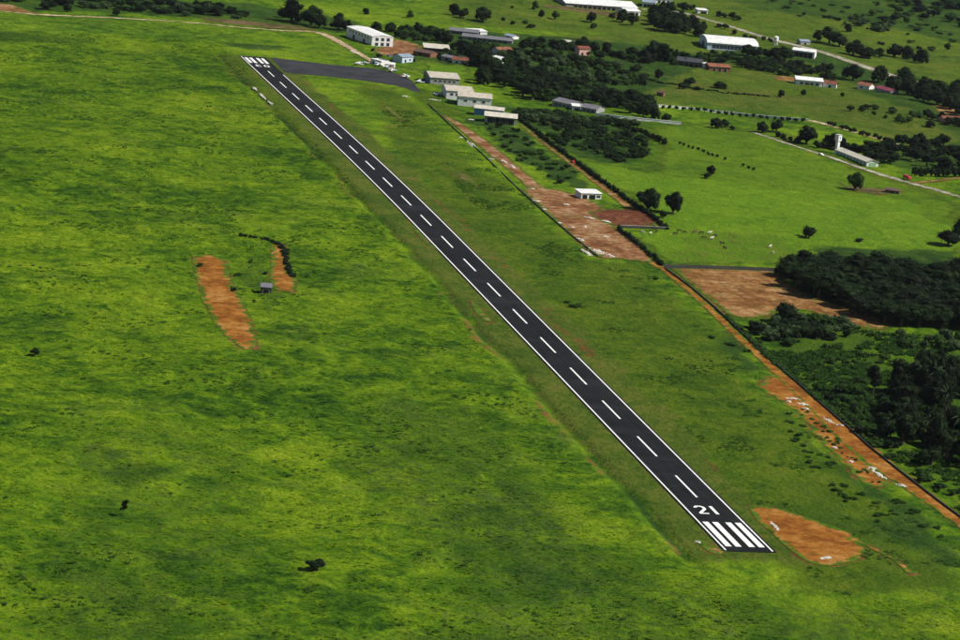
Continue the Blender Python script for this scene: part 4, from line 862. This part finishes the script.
# ------------------------------------------------------------------ aircraft, vehicles
def aircraft(px, py, heading, label, trim='blue_gloss', low=False):
    p = G(px, py); t = thing('light_aircraft', label, 'aircraft', (p.x, p.y, float(gz(p.x, p.y))+.13), heading, 'light aircraft parked by the apron')
    m = MB(); st = [(-4.1, .12, .14, 1.35), (-2.6, .3, .36, 1.3), (-.9, .58, .74, 1.28), (.4, .62, .82, 1.3), (1.5, .56, .6, 1.18), (2.6, .44, .46, 1.12), (2.95, .2, .22, 1.1)]
    rings = [[(x, w*math.cos(a), z+h*math.sin(a)) for a in [2*math.pi*k/12 for k in range(12)]] for x, w, h, z in st]; v = [q for r in rings for q in r]; f = []
    for i in range(len(st)-1):
        for k in range(12): f.append((12*i+k, 12*i+12+k, 12*i+12+(k+1) % 12, 12*i+(k+1) % 12))
    f += [tuple(range(11, -1, -1))[::-1], tuple(range(len(v)-12, len(v)))]; m.add(v, f); m.build('fuselage', 'white_gloss', t)
    wz = 2.15 if not low else .95; m = MB()
    for s in (-1, 1): m.add([(1.2, .3*s, wz), (-.45, .3*s, wz), (-.25, 5.4*s, wz+.18), (.85, 5.4*s, wz+.18), (1.2, .3*s, wz+.2), (-.45, .3*s, wz+.1), (-.25, 5.4*s, wz+.26), (.85, 5.4*s, wz+.3)], [(0, 1, 2, 3), (4, 7, 6, 5), (0, 4, 5, 1), (1, 5, 6, 2), (2, 6, 7, 3), (3, 7, 4, 0)])
    m.box(-.45, 1.2, -.32, .32, wz+.01, wz+.17); m.build('wing', 'white_gloss', t)
    m = MB(); m.add([(-3.3, -1.7, 1.5), (-4.2, -1.7, 1.5), (-4.2, 1.7, 1.5), (-3.3, 1.7, 1.5), (-3.1, -1.5, 1.6), (-4.1, -1.5, 1.58), (-4.1, 1.5, 1.58), (-3.1, 1.5, 1.6)], [(0, 1, 2, 3), (7, 6, 5, 4), (0, 4, 5, 1), (1, 5, 6, 2), (2, 6, 7, 3), (3, 7, 4, 0)]); m.build('tailplane', 'white_gloss', t)
    m = MB(); m.prism([(-2.7, 1.5), (-4.1, 1.45), (-4.55, 2.9), (-3.9, 2.9)], -.06, .06); m.build('fin', trim, t)
    m = MB(); m.box(.5, 1.35, -.6, .6, 1.55, 1.95); m.build('windscreen', 'glass', t)
    m = MB(); m.tube([(2.95, 0, 1.1), (3.15, 0, 1.1)], [.16, .05], 8); m.box(2.98, 3.04, -.95, .95, 1.04, 1.18); m.build('propeller', 'dark_metal', t)
    for x, y in ((2.2, 0), (-.1, 1.1), (-.1, -1.1)):
        m = MB(); m.tube([(x, y-.09, .26), (x, y+.09, .26)], [.26, .26], 10); m.tube([(x, y, .26), (x, y*.4, .9)], [.06, .06], 5); m.build('landing_gear', 'rubber', t)
AIR = [(358, 65.5, 2.6, 'white aircraft farthest left beside the apron edge'), (364.5, 64, 2.2, 'white aircraft second from left by the apron edge'), (379, 66, .6, 'white aircraft in the middle of the parked group'), (386, 69, 2.4, 'white aircraft just right of the group middle'), (392, 71.5, 2.9, 'white aircraft near the right end of the group'), (406, 78, .3, 'white aircraft alone where apron narrows'), (419, 83.5, 2.7, 'white aircraft in front of the first hangar gate'), (437, 95.5, 2.9, 'white aircraft in front of the second hangar')]
for i, (x, y, hd, lab) in enumerate(AIR): aircraft(x, y, hd, lab, ('blue_gloss', 'red_gloss')[i % 2], i % 3 == 1)
building('clubhouse', 'small white flat roofed clubhouse beside the parked aircraft', (370.5, 63), (381, 65.5), 8, 3.0, 'white_wall', 'white_roof', 'flat', 0, 0, [('f', .3, 1.6, 0, 2.2, 'door'), ('f', .7, 2.4, .9, 1.2, 'window')])
building('clubhouse', 'low white shed behind the right end of parked aircraft', (384.5, 67), (394, 68), 7, 2.6, 'white_wall', 'white_roof', 'shed', .5, .3, [('f', .5, 2.2, 0, 2.0, 'door')])
def car(px, py, towards, label, paint, kind='car', cat='car'):
    p = G(px, py); q = G(*towards); d = q-p; t = thing('parked_car' if kind == 'car' else 'truck', label, cat, (p.x, p.y, float(gz(p.x, p.y))+.14), math.atan2(d.y, d.x))
    if kind == 'car':
        m = MB(); m.prism([(-2.1, .35), (2.1, .35), (2.15, .75), (1.2, .92), (.5, 1.42), (-1.2, 1.45), (-2., .95), (-2.15, .7)], -.85, .85); m.build('body', paint, t)
        m = MB(); m.prism([(.98, .98), (.46, 1.36), (-1.15, 1.39), (-1.75, .98)], -.87, .87); m.build('windows', 'glass', t); ax = (-1.3, 1.35); r = .34; w = .8
    else:
        m = MB(); m.prism([(1.3, .6), (3.3, .6), (3.35, 1.5), (2.9, 2.5), (1.3, 2.5)], -1.1, 1.1); c = m.build('cab', paint, t)
        m = MB(); m.prism([(2.55, 1.55), (3.2, 1.55), (2.85, 2.35), (2.55, 2.35)], -1.12, 1.12); m.build('windows', 'glass', c)
        m = MB(); m.box(-3.6, 1.1, -1.15, 1.15, .8, 2.7); m.build('cargo_box', paint, t); m = MB(); m.box(-3.6, 3.1, -.5, .5, .5, .8); m.build('chassis', 'dark_metal', t); ax = (-2.6, 2.3); r = .48; w = .95
    for x in ax:
        for s in (-1, 1): m = MB(); m.tube([(x, s*w-.12, r), (x, s*w+.12, r)], [r, r], 12); m.build('wheel', 'rubber', t)
car(907, 179.5, (930, 187), 'red truck on the country road near the right edge', 'red_gloss', 'truck', 'truck')
car(821, 155.5, (840, 161), 'white car on the road left of the water tower', 'white_gloss')
car(573.5, 163, (590, 176), 'red car on the dirt track beside the tall hedge', 'red_gloss')
car(389, 57, (400, 60), 'dark car parked on the red forecourt', 'blue_gloss')

# ------------------------------------------------------------------ cattle
def cow_mesh(graze):
    V = [(-1.0, 0, 1.12), (-.45, 0, 1.1), (.2, 0, 1.08), (.72, 0, 1.15), (1.05, 0, 1.32 if not graze else 1.0), (1.35, 0, 1.52 if not graze else .55), (1.68, 0, 1.4 if not graze else .2)]
    Rr = [.30, .36, .38, .33, .2, .18, .11]; E = [(i, i+1) for i in range(6)]
    for s in (-1, 1):
        b = len(V); V += [(.68, s*.2, .8), (.7, s*.21, .42), (.7, s*.21, .03)]; Rr += [.15, .085, .075]; E += [(3, b), (b, b+1), (b+1, b+2)]
        b = len(V); V += [(-.85, s*.22, .85), (-1.0, s*.22, .48), (-.92, s*.22, .03)]; Rr += [.18, .085, .075]; E += [(0, b), (b, b+1), (b+1, b+2)]
        b = len(V); V += [(V[5][0]-.06, s*.26, V[5][2]+.12)]; Rr += [.045]; E += [(5, b)]
    b = len(V); V += [(-1.28, 0, 1.15), (-1.36, 0, .6)]; Rr += [.05, .04]; E += [(0, b), (b, b+1)]
    me = bpy.data.meshes.new('cow_cage'); me.from_pydata(V, E, []); o = bpy.data.objects.new('cow_cage', me); COL.objects.link(o)
    sk = o.modifiers.new('skin', 'SKIN'); ss = o.modifiers.new('sub', 'SUBSURF'); ss.levels = 1; ss.render_levels = 1
    for i, r in enumerate(Rr): me.skin_vertices[0].data[i].radius = (r, r)
    me.skin_vertices[0].data[1].use_root = True
    dg = bpy.context.evaluated_depsgraph_get(); r = bpy.data.meshes.new_from_object(o.evaluated_get(dg)); bpy.data.objects.remove(o); r.name = 'cow'
    r.polygons.foreach_set('use_smooth', np.ones(len(r.polygons), bool)); return r
COWM = {}
for g in (0, 1):
    base = cow_mesh(g)
    for mt in ('hide_white', 'hide_dark', 'hide_brown'): q = base.copy(); q.materials.clear(); q.materials.append(MATS[mt]); COWM[(g, mt)] = q
COWS = [(643, 234, 'w', 'white cow farthest left, by the tilled plot wall'), (650.5, 234.5, 'w', 'white cow second from left by the plot wall'), (656.5, 233, 'd', 'dark cow just right of the two left white cows'), (675, 235, 'd', 'dark cow, left of three below the lollipop tree'), (679, 232, 'd', 'dark cow, middle of three below the lollipop tree'), (684.5, 234, 'b', 'dark cow, right of three below the lollipop tree'),
        (694.5, 233, 'b', 'dark brown cow, left of a pair near the bright white cow'), (701, 234, 'd', 'dark cow, right of a pair near the bright white cow'), (709.5, 234, 'w', 'bright white cow in the middle of the herd'), (704, 239, 'b', 'dark brown cow just below the bright white cow'), (711.5, 240, 'w', 'small white cow below the bright white cow'), (715, 237, 'd', 'dark cow right of the bright white cow'), (722, 245, 'd', 'dark cow, upper of two standing apart lower down'), (724.5, 249, 'd', 'dark cow, lower of two standing apart lower down'), (770, 248, 'w', 'white cow, upper of two near the dark forest'), (773, 253.5, 'w', 'white cow, lower of two near the dark forest')]
for i, (x, y, k, lab) in enumerate(COWS):
    p = G(x, y); o = link('cow', COWM[(i % 2, {'w': 'hide_white', 'd': 'hide_dark', 'b': 'hide_brown'}[k])], None, (p.x, p.y, float(surf(p.x, p.y))), random.uniform(0, 6.28), (1.15, 1.15, 1.15)); tag(o, lab, 'cow', 'cattle grazing in the meadow')

# ------------------------------------------------------------------ single trees and shrubs
plant(648, 210.5, 25, 23, 'round', 'large round dark tree at the hedge, left of a pair')
plant(673, 213.5, 20, 23, 'round', 'round lollipop tree with bare trunk, right of a pair')
plant(663.5, 217.5, 11, 8, 'bush', 'low dark shrub between the two meadow trees', 'shrub', None, whole=False)
plant(855, 190, 18, 19, 'round', 'lone upright tree casting shadow in the meadow below the green and white building', mat='leaf_mid')
plant(809, 237.5, 18, 13, 'bush', 'lone low domed bush in the bright meadow', 'shrub', whole=False)
plant(859.5, 241.5, 10, 4.5, 'bush', 'flat little bush above the dark forest edge', 'shrub')
plants([(948, 246, 26, 17), (962, 240, 24, 26)], 'round', 'dark tree at the right edge of the bright meadow', 'trees at the right meadow edge')
plants([(707, 179, 8, 7), (710.5, 176, 10, 11)], 'round', 'small dark tree near the middle of the meadow', 'small meadow trees')
plant(123, 519, 8, 19, 'tall', 'lone slim little tree in the lower left pasture', whole=False)
plant(317, 570, 23, 12, 'spread', 'dark spreading bush in the lower pasture', 'shrub', whole=False)
plant(36, 356, 12, 8, 'bush', 'small black bush at the left edge of the pasture', 'shrub')
plants([(199.5, 266.5, 8, 4.5), (238, 276, 9, 4), (233.5, 291.5, 7, 6), (250, 263.5, 6, 4.5), (254, 302, 5, 3), (265, 274, 8, 4)], 'bush', 'small dark shrub around the orange scrape', 'shrubs by the left scrape', 'shrub', 'weed')
plant(872, 399, 18, 37, 'tall', 'tall dark tree with bushy top standing clear in scrub', whole=False)
plants([(454, 15.5, 13, 13), (463, 18.5, 13, 11)], 'round', 'tree of the close pair in the far pasture', 'close pair of far trees')
plant(482.5, 22, 18, 16, 'round', 'big round lone tree in the far pasture')
plants([(366, 14, 8, 7), (410, 18.5, 8, 8), (512, 8, 4, 3), (503, 21, 5, 4), (535, 9, 7, 9), (512.5, 25, 6, 4), (541, 18, 7, 9), (555, 19, 9, 9), (591, 22, 11, 11), (593, 29, 8, 6), (525, 24, 7, 4), (531, 28, 10, 4)], 'round', 'small scattered tree in the far pasture', 'scattered far pasture trees', mat=('leaf_dark', 'leaf_mid'))
plants([(291, 22, 27, 25), (311, 25.5, 22, 21), (319, 28, 16, 14), (338, 29.5, 17, 17), (346, 31, 11, 12), (283, 18, 12, 11)], 'round', 'dark tree of the clump left of the white block', 'tree clump by the white block')
plants([(376, 30, 12, 9), (390, 32, 13, 10), (398, 37, 10, 9), (406, 32, 9, 8), (418, 34, 12, 12), (440, 41, 16, 13), (430, 38, 12, 10), (447, 44, 13, 11)], 'round', 'dark tree behind the white block and red forecourt', 'trees behind the white block')
plants([(396, 59, 9, 6), (372, 51, 5, 4), (437, 57, 8, 6), (414, 62, 5, 5), (378, 58, 8, 5)], 'bush', 'dark bush around the red forecourt', 'forecourt bushes', 'shrub')
fill([(458, 52), (478, 56), (486, 66), (500, 70), (505, 78), (486, 76), (470, 62)], 12, ('round',), (13, 20), (12, 17), 'dark tree in the clump north of the hangars', 'tree clump north of hangars')
fill([(480, 84), (500, 90), (535, 101), (556, 105), (560, 99), (600, 106), (640, 118), (652, 114), (620, 100), (580, 90), (530, 80), (495, 74)], 46, ('round', 'round', 'spread'), (16, 25), (13, 19), 'dark tree in the dense belt right of the hangars', 'dense tree belt right of hangars', mats=('leaf_dark', 'leaf_dark', 'leaf_mid'))
plants([(643, 117, 12, 12), (655, 119.5, 13, 12), (666, 121, 11, 8)], 'round', 'dark tree at the right end of the belt above the white wall', 'trees above white wall')
fill([(505, 60), (540, 55), (575, 70), (600, 84), (570, 86), (530, 78), (505, 72)], 22, ('round', 'bush', 'spread'), (10, 17), (8, 13), 'mid green tree in the grove between pink house and belt', 'grove behind the belt', mats=('leaf_dark', 'leaf_mid', 'leaf_pale'))
fill([(512, 48), (545, 50), (600, 59), (660, 66), (692, 66), (690, 60), (640, 56), (590, 50), (540, 43)], 44, ('round', 'bush'), (8, 13), (6, 10), 'long dark hedgerow across the far fields', 'long far hedgerow', mats=('leaf_dark', 'leaf_dark', 'leaf_mid'), stuff='far_hedgerow')
plants([(582, 50.5, 17, 15), (594, 53, 12, 12), (606, 52, 11, 10), (653, 60, 25, 20), (663, 62, 20, 19), (675, 60, 9, 11), (645, 62, 15, 13)], 'round', 'taller dark tree of the far hedgerow by the pink house and barn', 'taller hedgerow trees')
fill([(640, 22), (660, 31), (694, 38), (708, 38), (700, 29), (668, 19), (648, 15)], 20, ('round',), (11, 16), (11, 15), 'dark tree in the belt left of the arched warehouse', 'belt left of arched warehouse')
plants([(622, 22, 13, 14), (632, 25, 13, 13), (612, 18, 8, 6)], 'round', 'dark tree just below the largest far factory', 'trees below far factory')
plants([(664, 10, 12, 9), (671, 11, 12, 10), (683, 11, 13, 9), (692, 10, 9, 6)], 'round', 'dark tree in the far clump at the top edge', 'far clump at top edge')
plants([(719, 17, 8, 6), (724, 18, 7, 5), (732, 18.5, 9, 7), (738, 20, 8, 5)], 'round', 'small tree left of centre beyond the highway', 'small trees beyond highway')
plants([(719, 27, 8, 5), (725, 29, 8, 6), (734, 34, 9, 6), (745, 38, 9, 6), (752, 40, 8, 5), (763, 41, 7, 5), (771, 42, 7, 5)], 'bush', 'hedge bush lining the highway above the arched warehouse', 'highway hedge bushes', 'shrub', whole=True)
plants([(748, 56, 15, 12), (757, 58, 14, 11), (766, 58, 12, 10), (774, 60, 16, 13), (784, 60, 19, 14), (790, 58, 10, 9)], 'round', 'dark tree between arched warehouse and white depot', 'trees between warehouse and depot')
fill([(734, 67), (770, 73), (800, 72), (826, 78), (828, 68), (780, 65)], 22, ('round', 'bush'), (8, 13), (6, 9), 'low dark tree belt above the white roofed house', 'low belt above white house', stuff='low_tree_belt')
plants([(830, 72, 8, 9), (826, 80, 10, 8), (853, 81, 22, 18), (845, 78, 10, 9), (878, 83, 19, 18)], 'round', 'round dark tree between white house and highway', 'trees by the highway')
plants([(817, 41, 10, 12), (829, 44, 21, 18), (839, 47, 17, 15), (853, 55, 20, 16), (861, 57, 18, 14), (869, 58, 16, 12), (879, 57, 11, 10)], 'round', 'dark tree of the long clump beyond the highway', 'long clump beyond highway')
plants([(894, 57, 17, 14), (907, 59, 16, 14), (922, 63, 17, 15), (916, 62, 10, 9), (848, 32, 9, 9), (947, 51, 7, 8)], 'round', 'tree in pasture on the far right beyond the highway', 'far right pasture trees')
fill([(880, 90), (905, 95), (938, 110), (965, 118), (990, 118), (990, 104), (930, 90), (895, 83)], 34, ('round',), (15, 21), (13, 18), 'dark tree in the dense belt below the highway', 'dense belt below highway')
plants([(806, 144, 22, 19), (797, 143, 8, 6), (783, 140, 8, 7), (778, 137, 7, 6), (790, 141, 6, 5), (817, 148, 10, 8), (824, 148, 10, 9)], 'round', 'tree along the road left of the water tower', 'trees left of water tower')
plants([(835, 149, 20, 17), (828, 147, 14, 13), (846, 151, 14, 10), (854, 154, 16, 11)], 'round', 'dark tree right behind the water tower', 'trees behind water tower')
fill([(858, 158), (872, 164), (895, 171), (902, 162), (930, 168), (970, 172), (985, 150), (960, 141), (920, 142), (900, 148), (870, 150)], 46, ('round', 'spread'), (12, 18), (10, 15), 'dark wood right of the green and white building', 'wood right of school', stuff='school_wood')
plants([(x, y, 8, 10) for x, y in along([(912, 176), (935, 177), (962, 177)], 9)], 'round', 'tree of the front row above the tan side track', 'row above side track')
plants([(716, 128, 13, 11), (724.5, 127.5, 10, 9), (732, 130, 7, 5)], 'round', 'tree of the trio below the bushy white wall', 'trio below white wall')
plants([(762, 132.5, 13, 12), (776, 132.5, 15, 13)], 'round', 'round tree of the pair at the meadow corner', 'pair at meadow corner')
plants([(x, y, 5.2, 4.6) for x, y in along([(652, 107.5), (690, 111), (730, 115.5), (770, 119.5), (806, 122.5)], 22)], 'bush', 'small round bush in the row before the long white wall', 'round bushes before white wall', 'shrub')
plants([(x, y, 7, 5) for x, y in along([(828, 125), (860, 134), (900, 145)], 15, 2)], 'bush', 'bush along the farm drive hedge', 'farm drive hedge bushes', 'shrub')
plants([(x, y, 4.2, 3.8) for x, y in [(680, 144.5), (684, 146), (688.5, 147.5), (692.5, 149), (698, 150.5), (703, 152.5), (708.5, 155), (712, 156), (717, 157.5), (725, 160), (743.5, 166.5), (748.5, 168.5), (753.5, 170)]], 'bush', 'tiny dark bush in the dotted line across the meadow', 'dotted line of bushes', 'shrub')
plants([(x, y, 6.5, 7) for x, y in along([(615, 126), (640, 135), (666, 145)], 13, .6)], 'round', 'small dark sapling in the row right of the plantation', 'sapling row by plantation')
fill([(508, 112), (545, 113), (600, 119), (640, 126), (610, 128), (560, 130), (525, 120), (500, 108)], 120, ('bush', 'round'), (7, 12), (4, 7), 'low dark planted bushes right of the last hangar', 'upper plantation bushes', 'shrub', mats=('leaf_dark', 'leaf_dark', 'leaf_dark', 'leaf_pale', 'leaf_mid'), sep=.3, stuff='planted_bushes')
fill([(540, 130), (600, 130), (650, 140), (648, 160), (620, 164), (585, 155), (560, 146)], 130, ('bush', 'round'), (7, 12), (4, 7), 'low dark planted bushes beside the tall hedge and lime meadow', 'lower plantation bushes', 'shrub', mats=('leaf_dark', 'leaf_dark', 'leaf_dark', 'leaf_mid'), sep=.3, stuff='planted_bushes')
fill([(478, 122), (515, 128), (560, 160), (590, 184), (560, 186), (530, 170), (500, 145)], 44, ('bush',), (5, 11), (2.5, 5), 'low weedy bush between red strip and hedge track', 'weedy bushes behind hangars', 'shrub', mats=('leaf_dark', 'leaf_mid', 'weed'), sep=.5)
plants([(658, 80, 9, 11), (689, 86, 14, 9), (683, 89, 11, 7), (720, 88, 16, 7), (642, 86, 11, 8), (600, 82, 10, 7), (697, 90, 9, 4), (781, 97, 7, 8), (803, 96, 6, 7), (842, 97, 5, 5)], 'round', 'tree scattered in the rough field above the white wall', 'rough field trees')
fill([(845, 104), (905, 112), (950, 130), (930, 132), (880, 118), (850, 112)], 16, ('bush', 'round'), (6, 11), (4, 7), 'bush in the rough pasture below the dark belt', 'bushes below dark belt', 'shrub', mats=('leaf_mid', 'leaf_dark'))
fill([(925, 118), (950, 117), (965, 128), (945, 128)], 7, ('round',), (9, 13), (7, 10), 'tree around the brown roofed house at the right edge', 'trees at right edge house')
fill([(0, 2), (60, 6), (120, 11), (200, 17), (245, 20), (240, 10), (180, 3), (100, -3), (0, -6)], 90, ('bush', 'round'), (9, 16), (5, 8), 'grey green scrub along the track at the top left', 'scrub along far left track', 'shrub', mats=('leaf_pale', 'leaf_mid', 'leaf_dark'), stuff='far_scrub')
plants([(48, 10, 20, 10), (67, 12.5, 10, 9), (116, 16, 8, 9), (203, 14, 20, 10), (216, 15, 20, 9), (176, 8, 11, 7), (145, 8, 9, 5)], 'round', 'darker taller tree in the far left scrub', 'taller trees in left scrub')
fill([(890, -2), (990, 4), (1000, 32), (950, 26), (915, 20), (895, 10)], 34, ('round', 'bush'), (10, 17), (5, 9), 'bluish dark wood at the top right corner', 'top right wood', mats=('leaf_dark', 'leaf_mid'), stuff='far_wood')
fill([(840, 12), (900, 18), (930, 34), (880, 32), (850, 24)], 16, ('bush', 'round'), (7, 14), (4, 8), 'bush in the far pasture left of the top right wood', 'bushes by top right wood', 'shrub', mats=('leaf_pale', 'leaf_mid', 'leaf_dark'))
fill([(776, 280), (796, 289), (848, 312), (893, 326), (965, 334), (1000, 334), (1000, 282), (950, 280), (900, 277), (850, 272), (797, 270)], 88, ('round', 'round', 'spread'), (26, 40), (21, 29), 'dark tree in the big wood above the tan field', 'big dark wood', sep=.5)
fill([(748, 330), (762, 340), (800, 348), (850, 338), (842, 324), (805, 318), (775, 320)], 34, ('bush', 'round'), (13, 21), (8, 14), 'dark bush in the thicket below the tan field', 'thicket below tan field', 'shrub', mats=('leaf_dark', 'leaf_mid', 'leaf_pale'), sep=.45)
plant(785, 323, 26, 21, 'round', 'tallest tree in the thicket below the tan field')
fill([(895, 338), (965, 336), (970, 352), (930, 352), (900, 348)], 16, ('bush',), (11, 18), (8, 12), 'grey green bush at the foot of the big wood', 'bushes below big wood', 'shrub', mats=('leaf_pale', 'leaf_mid'))
fill([(895, 392), (925, 372), (970, 380), (990, 470), (960, 476), (915, 462), (890, 440), (884, 415)], 34, ('tall', 'round', 'spread'), (18, 28), (26, 40), 'dark tree in the lower right wood among palms', 'lower right wood', sep=.5)
plants([(917, 398, 32, 44), (931, 404, 34, 48), (907, 432, 30, 38), (944, 424, 32, 44), (957, 446, 30, 42), (926, 446, 28, 36), (890, 440, 26, 30)], 'palm', 'palm in the lower right wood', 'palms in lower right wood', mat='leaf_palm')
fill([(812, 388), (860, 384), (900, 405), (890, 440), (905, 470), (960, 488), (970, 505), (930, 488), (880, 452), (842, 418)], 64, ('bush',), (10, 19), (5, 10), 'low dense scrub right of the orange track', 'scrub right of orange track', 'shrub', mats=('leaf_dark', 'leaf_mid', 'weed'), sep=.45, stuff='scrub_bushes')
fill([(892, 384), (930, 368), (975, 372), (995, 470), (960, 478), (915, 466), (880, 445), (876, 415)], 46, ('bush',), (16, 26), (12, 19), 'black undergrowth filling the lower right wood', None, 'shrub', sep=.4, stuff='undergrowth')
fill([(780, 352), (850, 345), (890, 360), (860, 380), (800, 372)], 22, ('bush',), (8, 15), (3.5, 6.5), 'low bush on the bright scrub clearing', 'bushes on scrub clearing', 'shrub', mats=('weed', 'leaf_mid'))
fill([(772, 402), (800, 418), (850, 480), (910, 505), (960, 545), (900, 540), (840, 500), (790, 440)], 40, ('bush',), (6, 13), (2, 4), 'low weed clumps below the right dirt bank', 'weed clumps below right bank', 'shrub', mats=('weed',), stuff='weed_clumps')
plants([(576, 307, 18, 4), (566, 303, 9, 3.5), (747, 352, 9, 4), (731, 345, 14, 4), (712, 338, 9, 3.5), (655, 250+30, 9, 3)], 'bush', 'low dark weed clump on the grass right of the runway', 'weed clumps right of runway', 'shrub', 'weed')

fill([(440, 48), (480, 46), (560, 56), (640, 68), (650, 84), (600, 88), (560, 82), (505, 66), (470, 68), (440, 58)], 170, ('bush', 'round'), (6, 14), (4, 9), 'mixed garden bushes among the far roofs behind the hangars', None, 'shrub', mats=('leaf_dark', 'leaf_mid', 'leaf_pale', 'leaf_dark'), sep=.32, stuff='garden_bushes')
fill([(385, 30), (440, 30), (450, 46), (430, 42), (400, 40)], 40, ('bush', 'round'), (6, 12), (4, 8), 'mixed bushes behind the red forecourt', None, 'shrub', mats=('leaf_dark', 'leaf_mid'), sep=.32, stuff='garden_bushes')
fill([(690, 62), (735, 68), (800, 78), (840, 90), (830, 74), (780, 62), (735, 56), (705, 54)], 80, ('bush', 'round'), (6, 12), (4, 8), 'dark bushes between the barns and the white roofed house', None, 'shrub', mats=('leaf_dark', 'leaf_mid'), sep=.32, stuff='garden_bushes')
fill([(760, -4), (900, 6), (960, 40), (940, 60), (860, 40), (780, 14)], 60, ('bush',), (4, 11), (2, 5), 'scattered low bushes across the far right pasture', None, 'shrub', mats=('leaf_mid', 'leaf_pale', 'leaf_dark'), sep=.8, stuff='pasture_bushes')
hedge('thin dark hedgerow crossing the rough field above the white walls', [(548, 55), (575, 61), (600, 68), (630, 76), (660, 83), (700, 90), (735, 94), (768, 97)], 1.5, 2., 'leaf_hedge', name='hedgerow', cat='hedge')
# ------------------------------------------------------------------ grass tussocks: nobody could count them
def tussocks(name, label, n, poly, size, mat, seed, thr=None, hgt=.6, avoid=True):
    rng = np.random.default_rng(seed); P = [G(*q).to_2d() for q in poly]; xs = [q.x for q in P]; ys = [q.y for q in P]
    k = int(n*4); x = rng.uniform(min(xs), max(xs), k); y = rng.uniform(min(ys), max(ys), k)
    ok = poly_sd(x, y, P) > 0
    dn = fbm(x/30, y/30, 3, seed+3)*.6+fbm(x/9, y/9, 2, seed+5)*.4
    if thr is not None: ok &= dn > thr
    ok &= np.abs(x) > HALF+4
    for s in SHEETS:
        m = near(x, y, s['pts'], 2)
        if m.any(): q = np.where(m)[0]; ok[q[sdf(s, x[q], y[q]) > .5]] = False
    x = x[ok][:n]; y = y[ok][:n]; c = len(x); z = surf(x, y)-.12
    sz = size*rng.uniform(.55, 1.5, c); B = 6
    V = np.empty((c, B*3, 3), np.float32)
    for b in range(B):
        t = 2*math.pi*b/B+rng.uniform(-.5, .5, c); r0 = sz*rng.uniform(.0, .25, c); r1 = sz*rng.uniform(.5, 1., c); w = sz*rng.uniform(.3, .5, c); hh = hgt*sz*rng.uniform(.5, 1.2, c)
        cx, cy = np.cos(t), np.sin(t)
        V[:, b*3, 0] = x+cx*r0-cy*w; V[:, b*3, 1] = y+cy*r0+cx*w; V[:, b*3, 2] = z
        V[:, b*3+1, 0] = x+cx*r0+cy*w; V[:, b*3+1, 1] = y+cy*r0-cx*w; V[:, b*3+1, 2] = z
        V[:, b*3+2, 0] = x+cx*r1; V[:, b*3+2, 1] = y+cy*r1; V[:, b*3+2, 2] = z+hh+.15
    V = V.reshape(-1, 3); nf = c*B; me = bpy.data.meshes.new(name); me.vertices.add(len(V)); me.vertices.foreach_set('co', V.ravel())
    me.loops.add(nf*3); me.loops.foreach_set('vertex_index', np.arange(nf*3, dtype=np.int32)); me.polygons.add(nf)
    me.polygons.foreach_set('loop_start', np.arange(0, nf*3, 3, dtype=np.int32)); me.polygons.foreach_set('loop_total', np.full(nf, 3, np.int32))
    at = me.attributes.new('zs', 'FLOAT', 'POINT'); at.data.foreach_set('value', np.repeat(surf(x, y, SG), B*3).astype(np.float32))
    me.materials.append(MATS[mat]); me.update(); me.validate()
    return tag(link(name, me), label, 'grass', kind='stuff')
LEFT = [(-60, 30), (235, 40), (300, 125), (380, 215), (450, 305), (540, 420), (650, 545), (760, 600), (1020, 600), (1020, 680), (-60, 680)]
tussocks('pasture_grass', 'tall tussocky pasture grass left of the runway', 75000, LEFT, 1.0, 'tuft', 5, None, .22)
tussocks('pasture_weeds', 'dark weed patches in the pasture left of the runway', 9000, LEFT, 1.2, 'weed', 15, .60, .38)
tussocks('strip_weeds', 'dark low weeds on the grass right of the runway', 9000, [(420, 110), (600, 262), (650, 270), (760, 378), (860, 480), (990, 570), (990, 620), (800, 600), (790, 545), (600, 330), (470, 200), (380, 110)], 1.0, 'weed', 25, .58, .32)
tussocks('scrub_weeds', 'rank weeds under the lower right scrub', 5000, [(750, 345), (800, 312), (880, 335), (980, 340), (1000, 540), (880, 452), (800, 385)], 1.6, 'weed', 35, .45, .7)

# ------------------------------------------------------------------ thin air
hb_ = MB(); hb_.box(-6000, 7000, -2500, 12000, -22, 330)
haze = tag(hb_.build('haze', 'white_wall'), kind='stuff'); hm = bpy.data.materials.new('haze_air'); hm.use_nodes = True; hn = hm.node_tree.nodes
hn.remove(hn['Principled BSDF']); pv = hn.new('ShaderNodeVolumePrincipled'); pv.inputs['Color'].default_value = (.80, .88, 1., 1); pv.inputs['Density'].default_value = .000007; pv.inputs['Anisotropy'].default_value = .2
hm.node_tree.links.new(pv.outputs[0], hn['Material Output'].inputs['Volume']); haze.data.materials.clear(); haze.data.materials.append(hm)
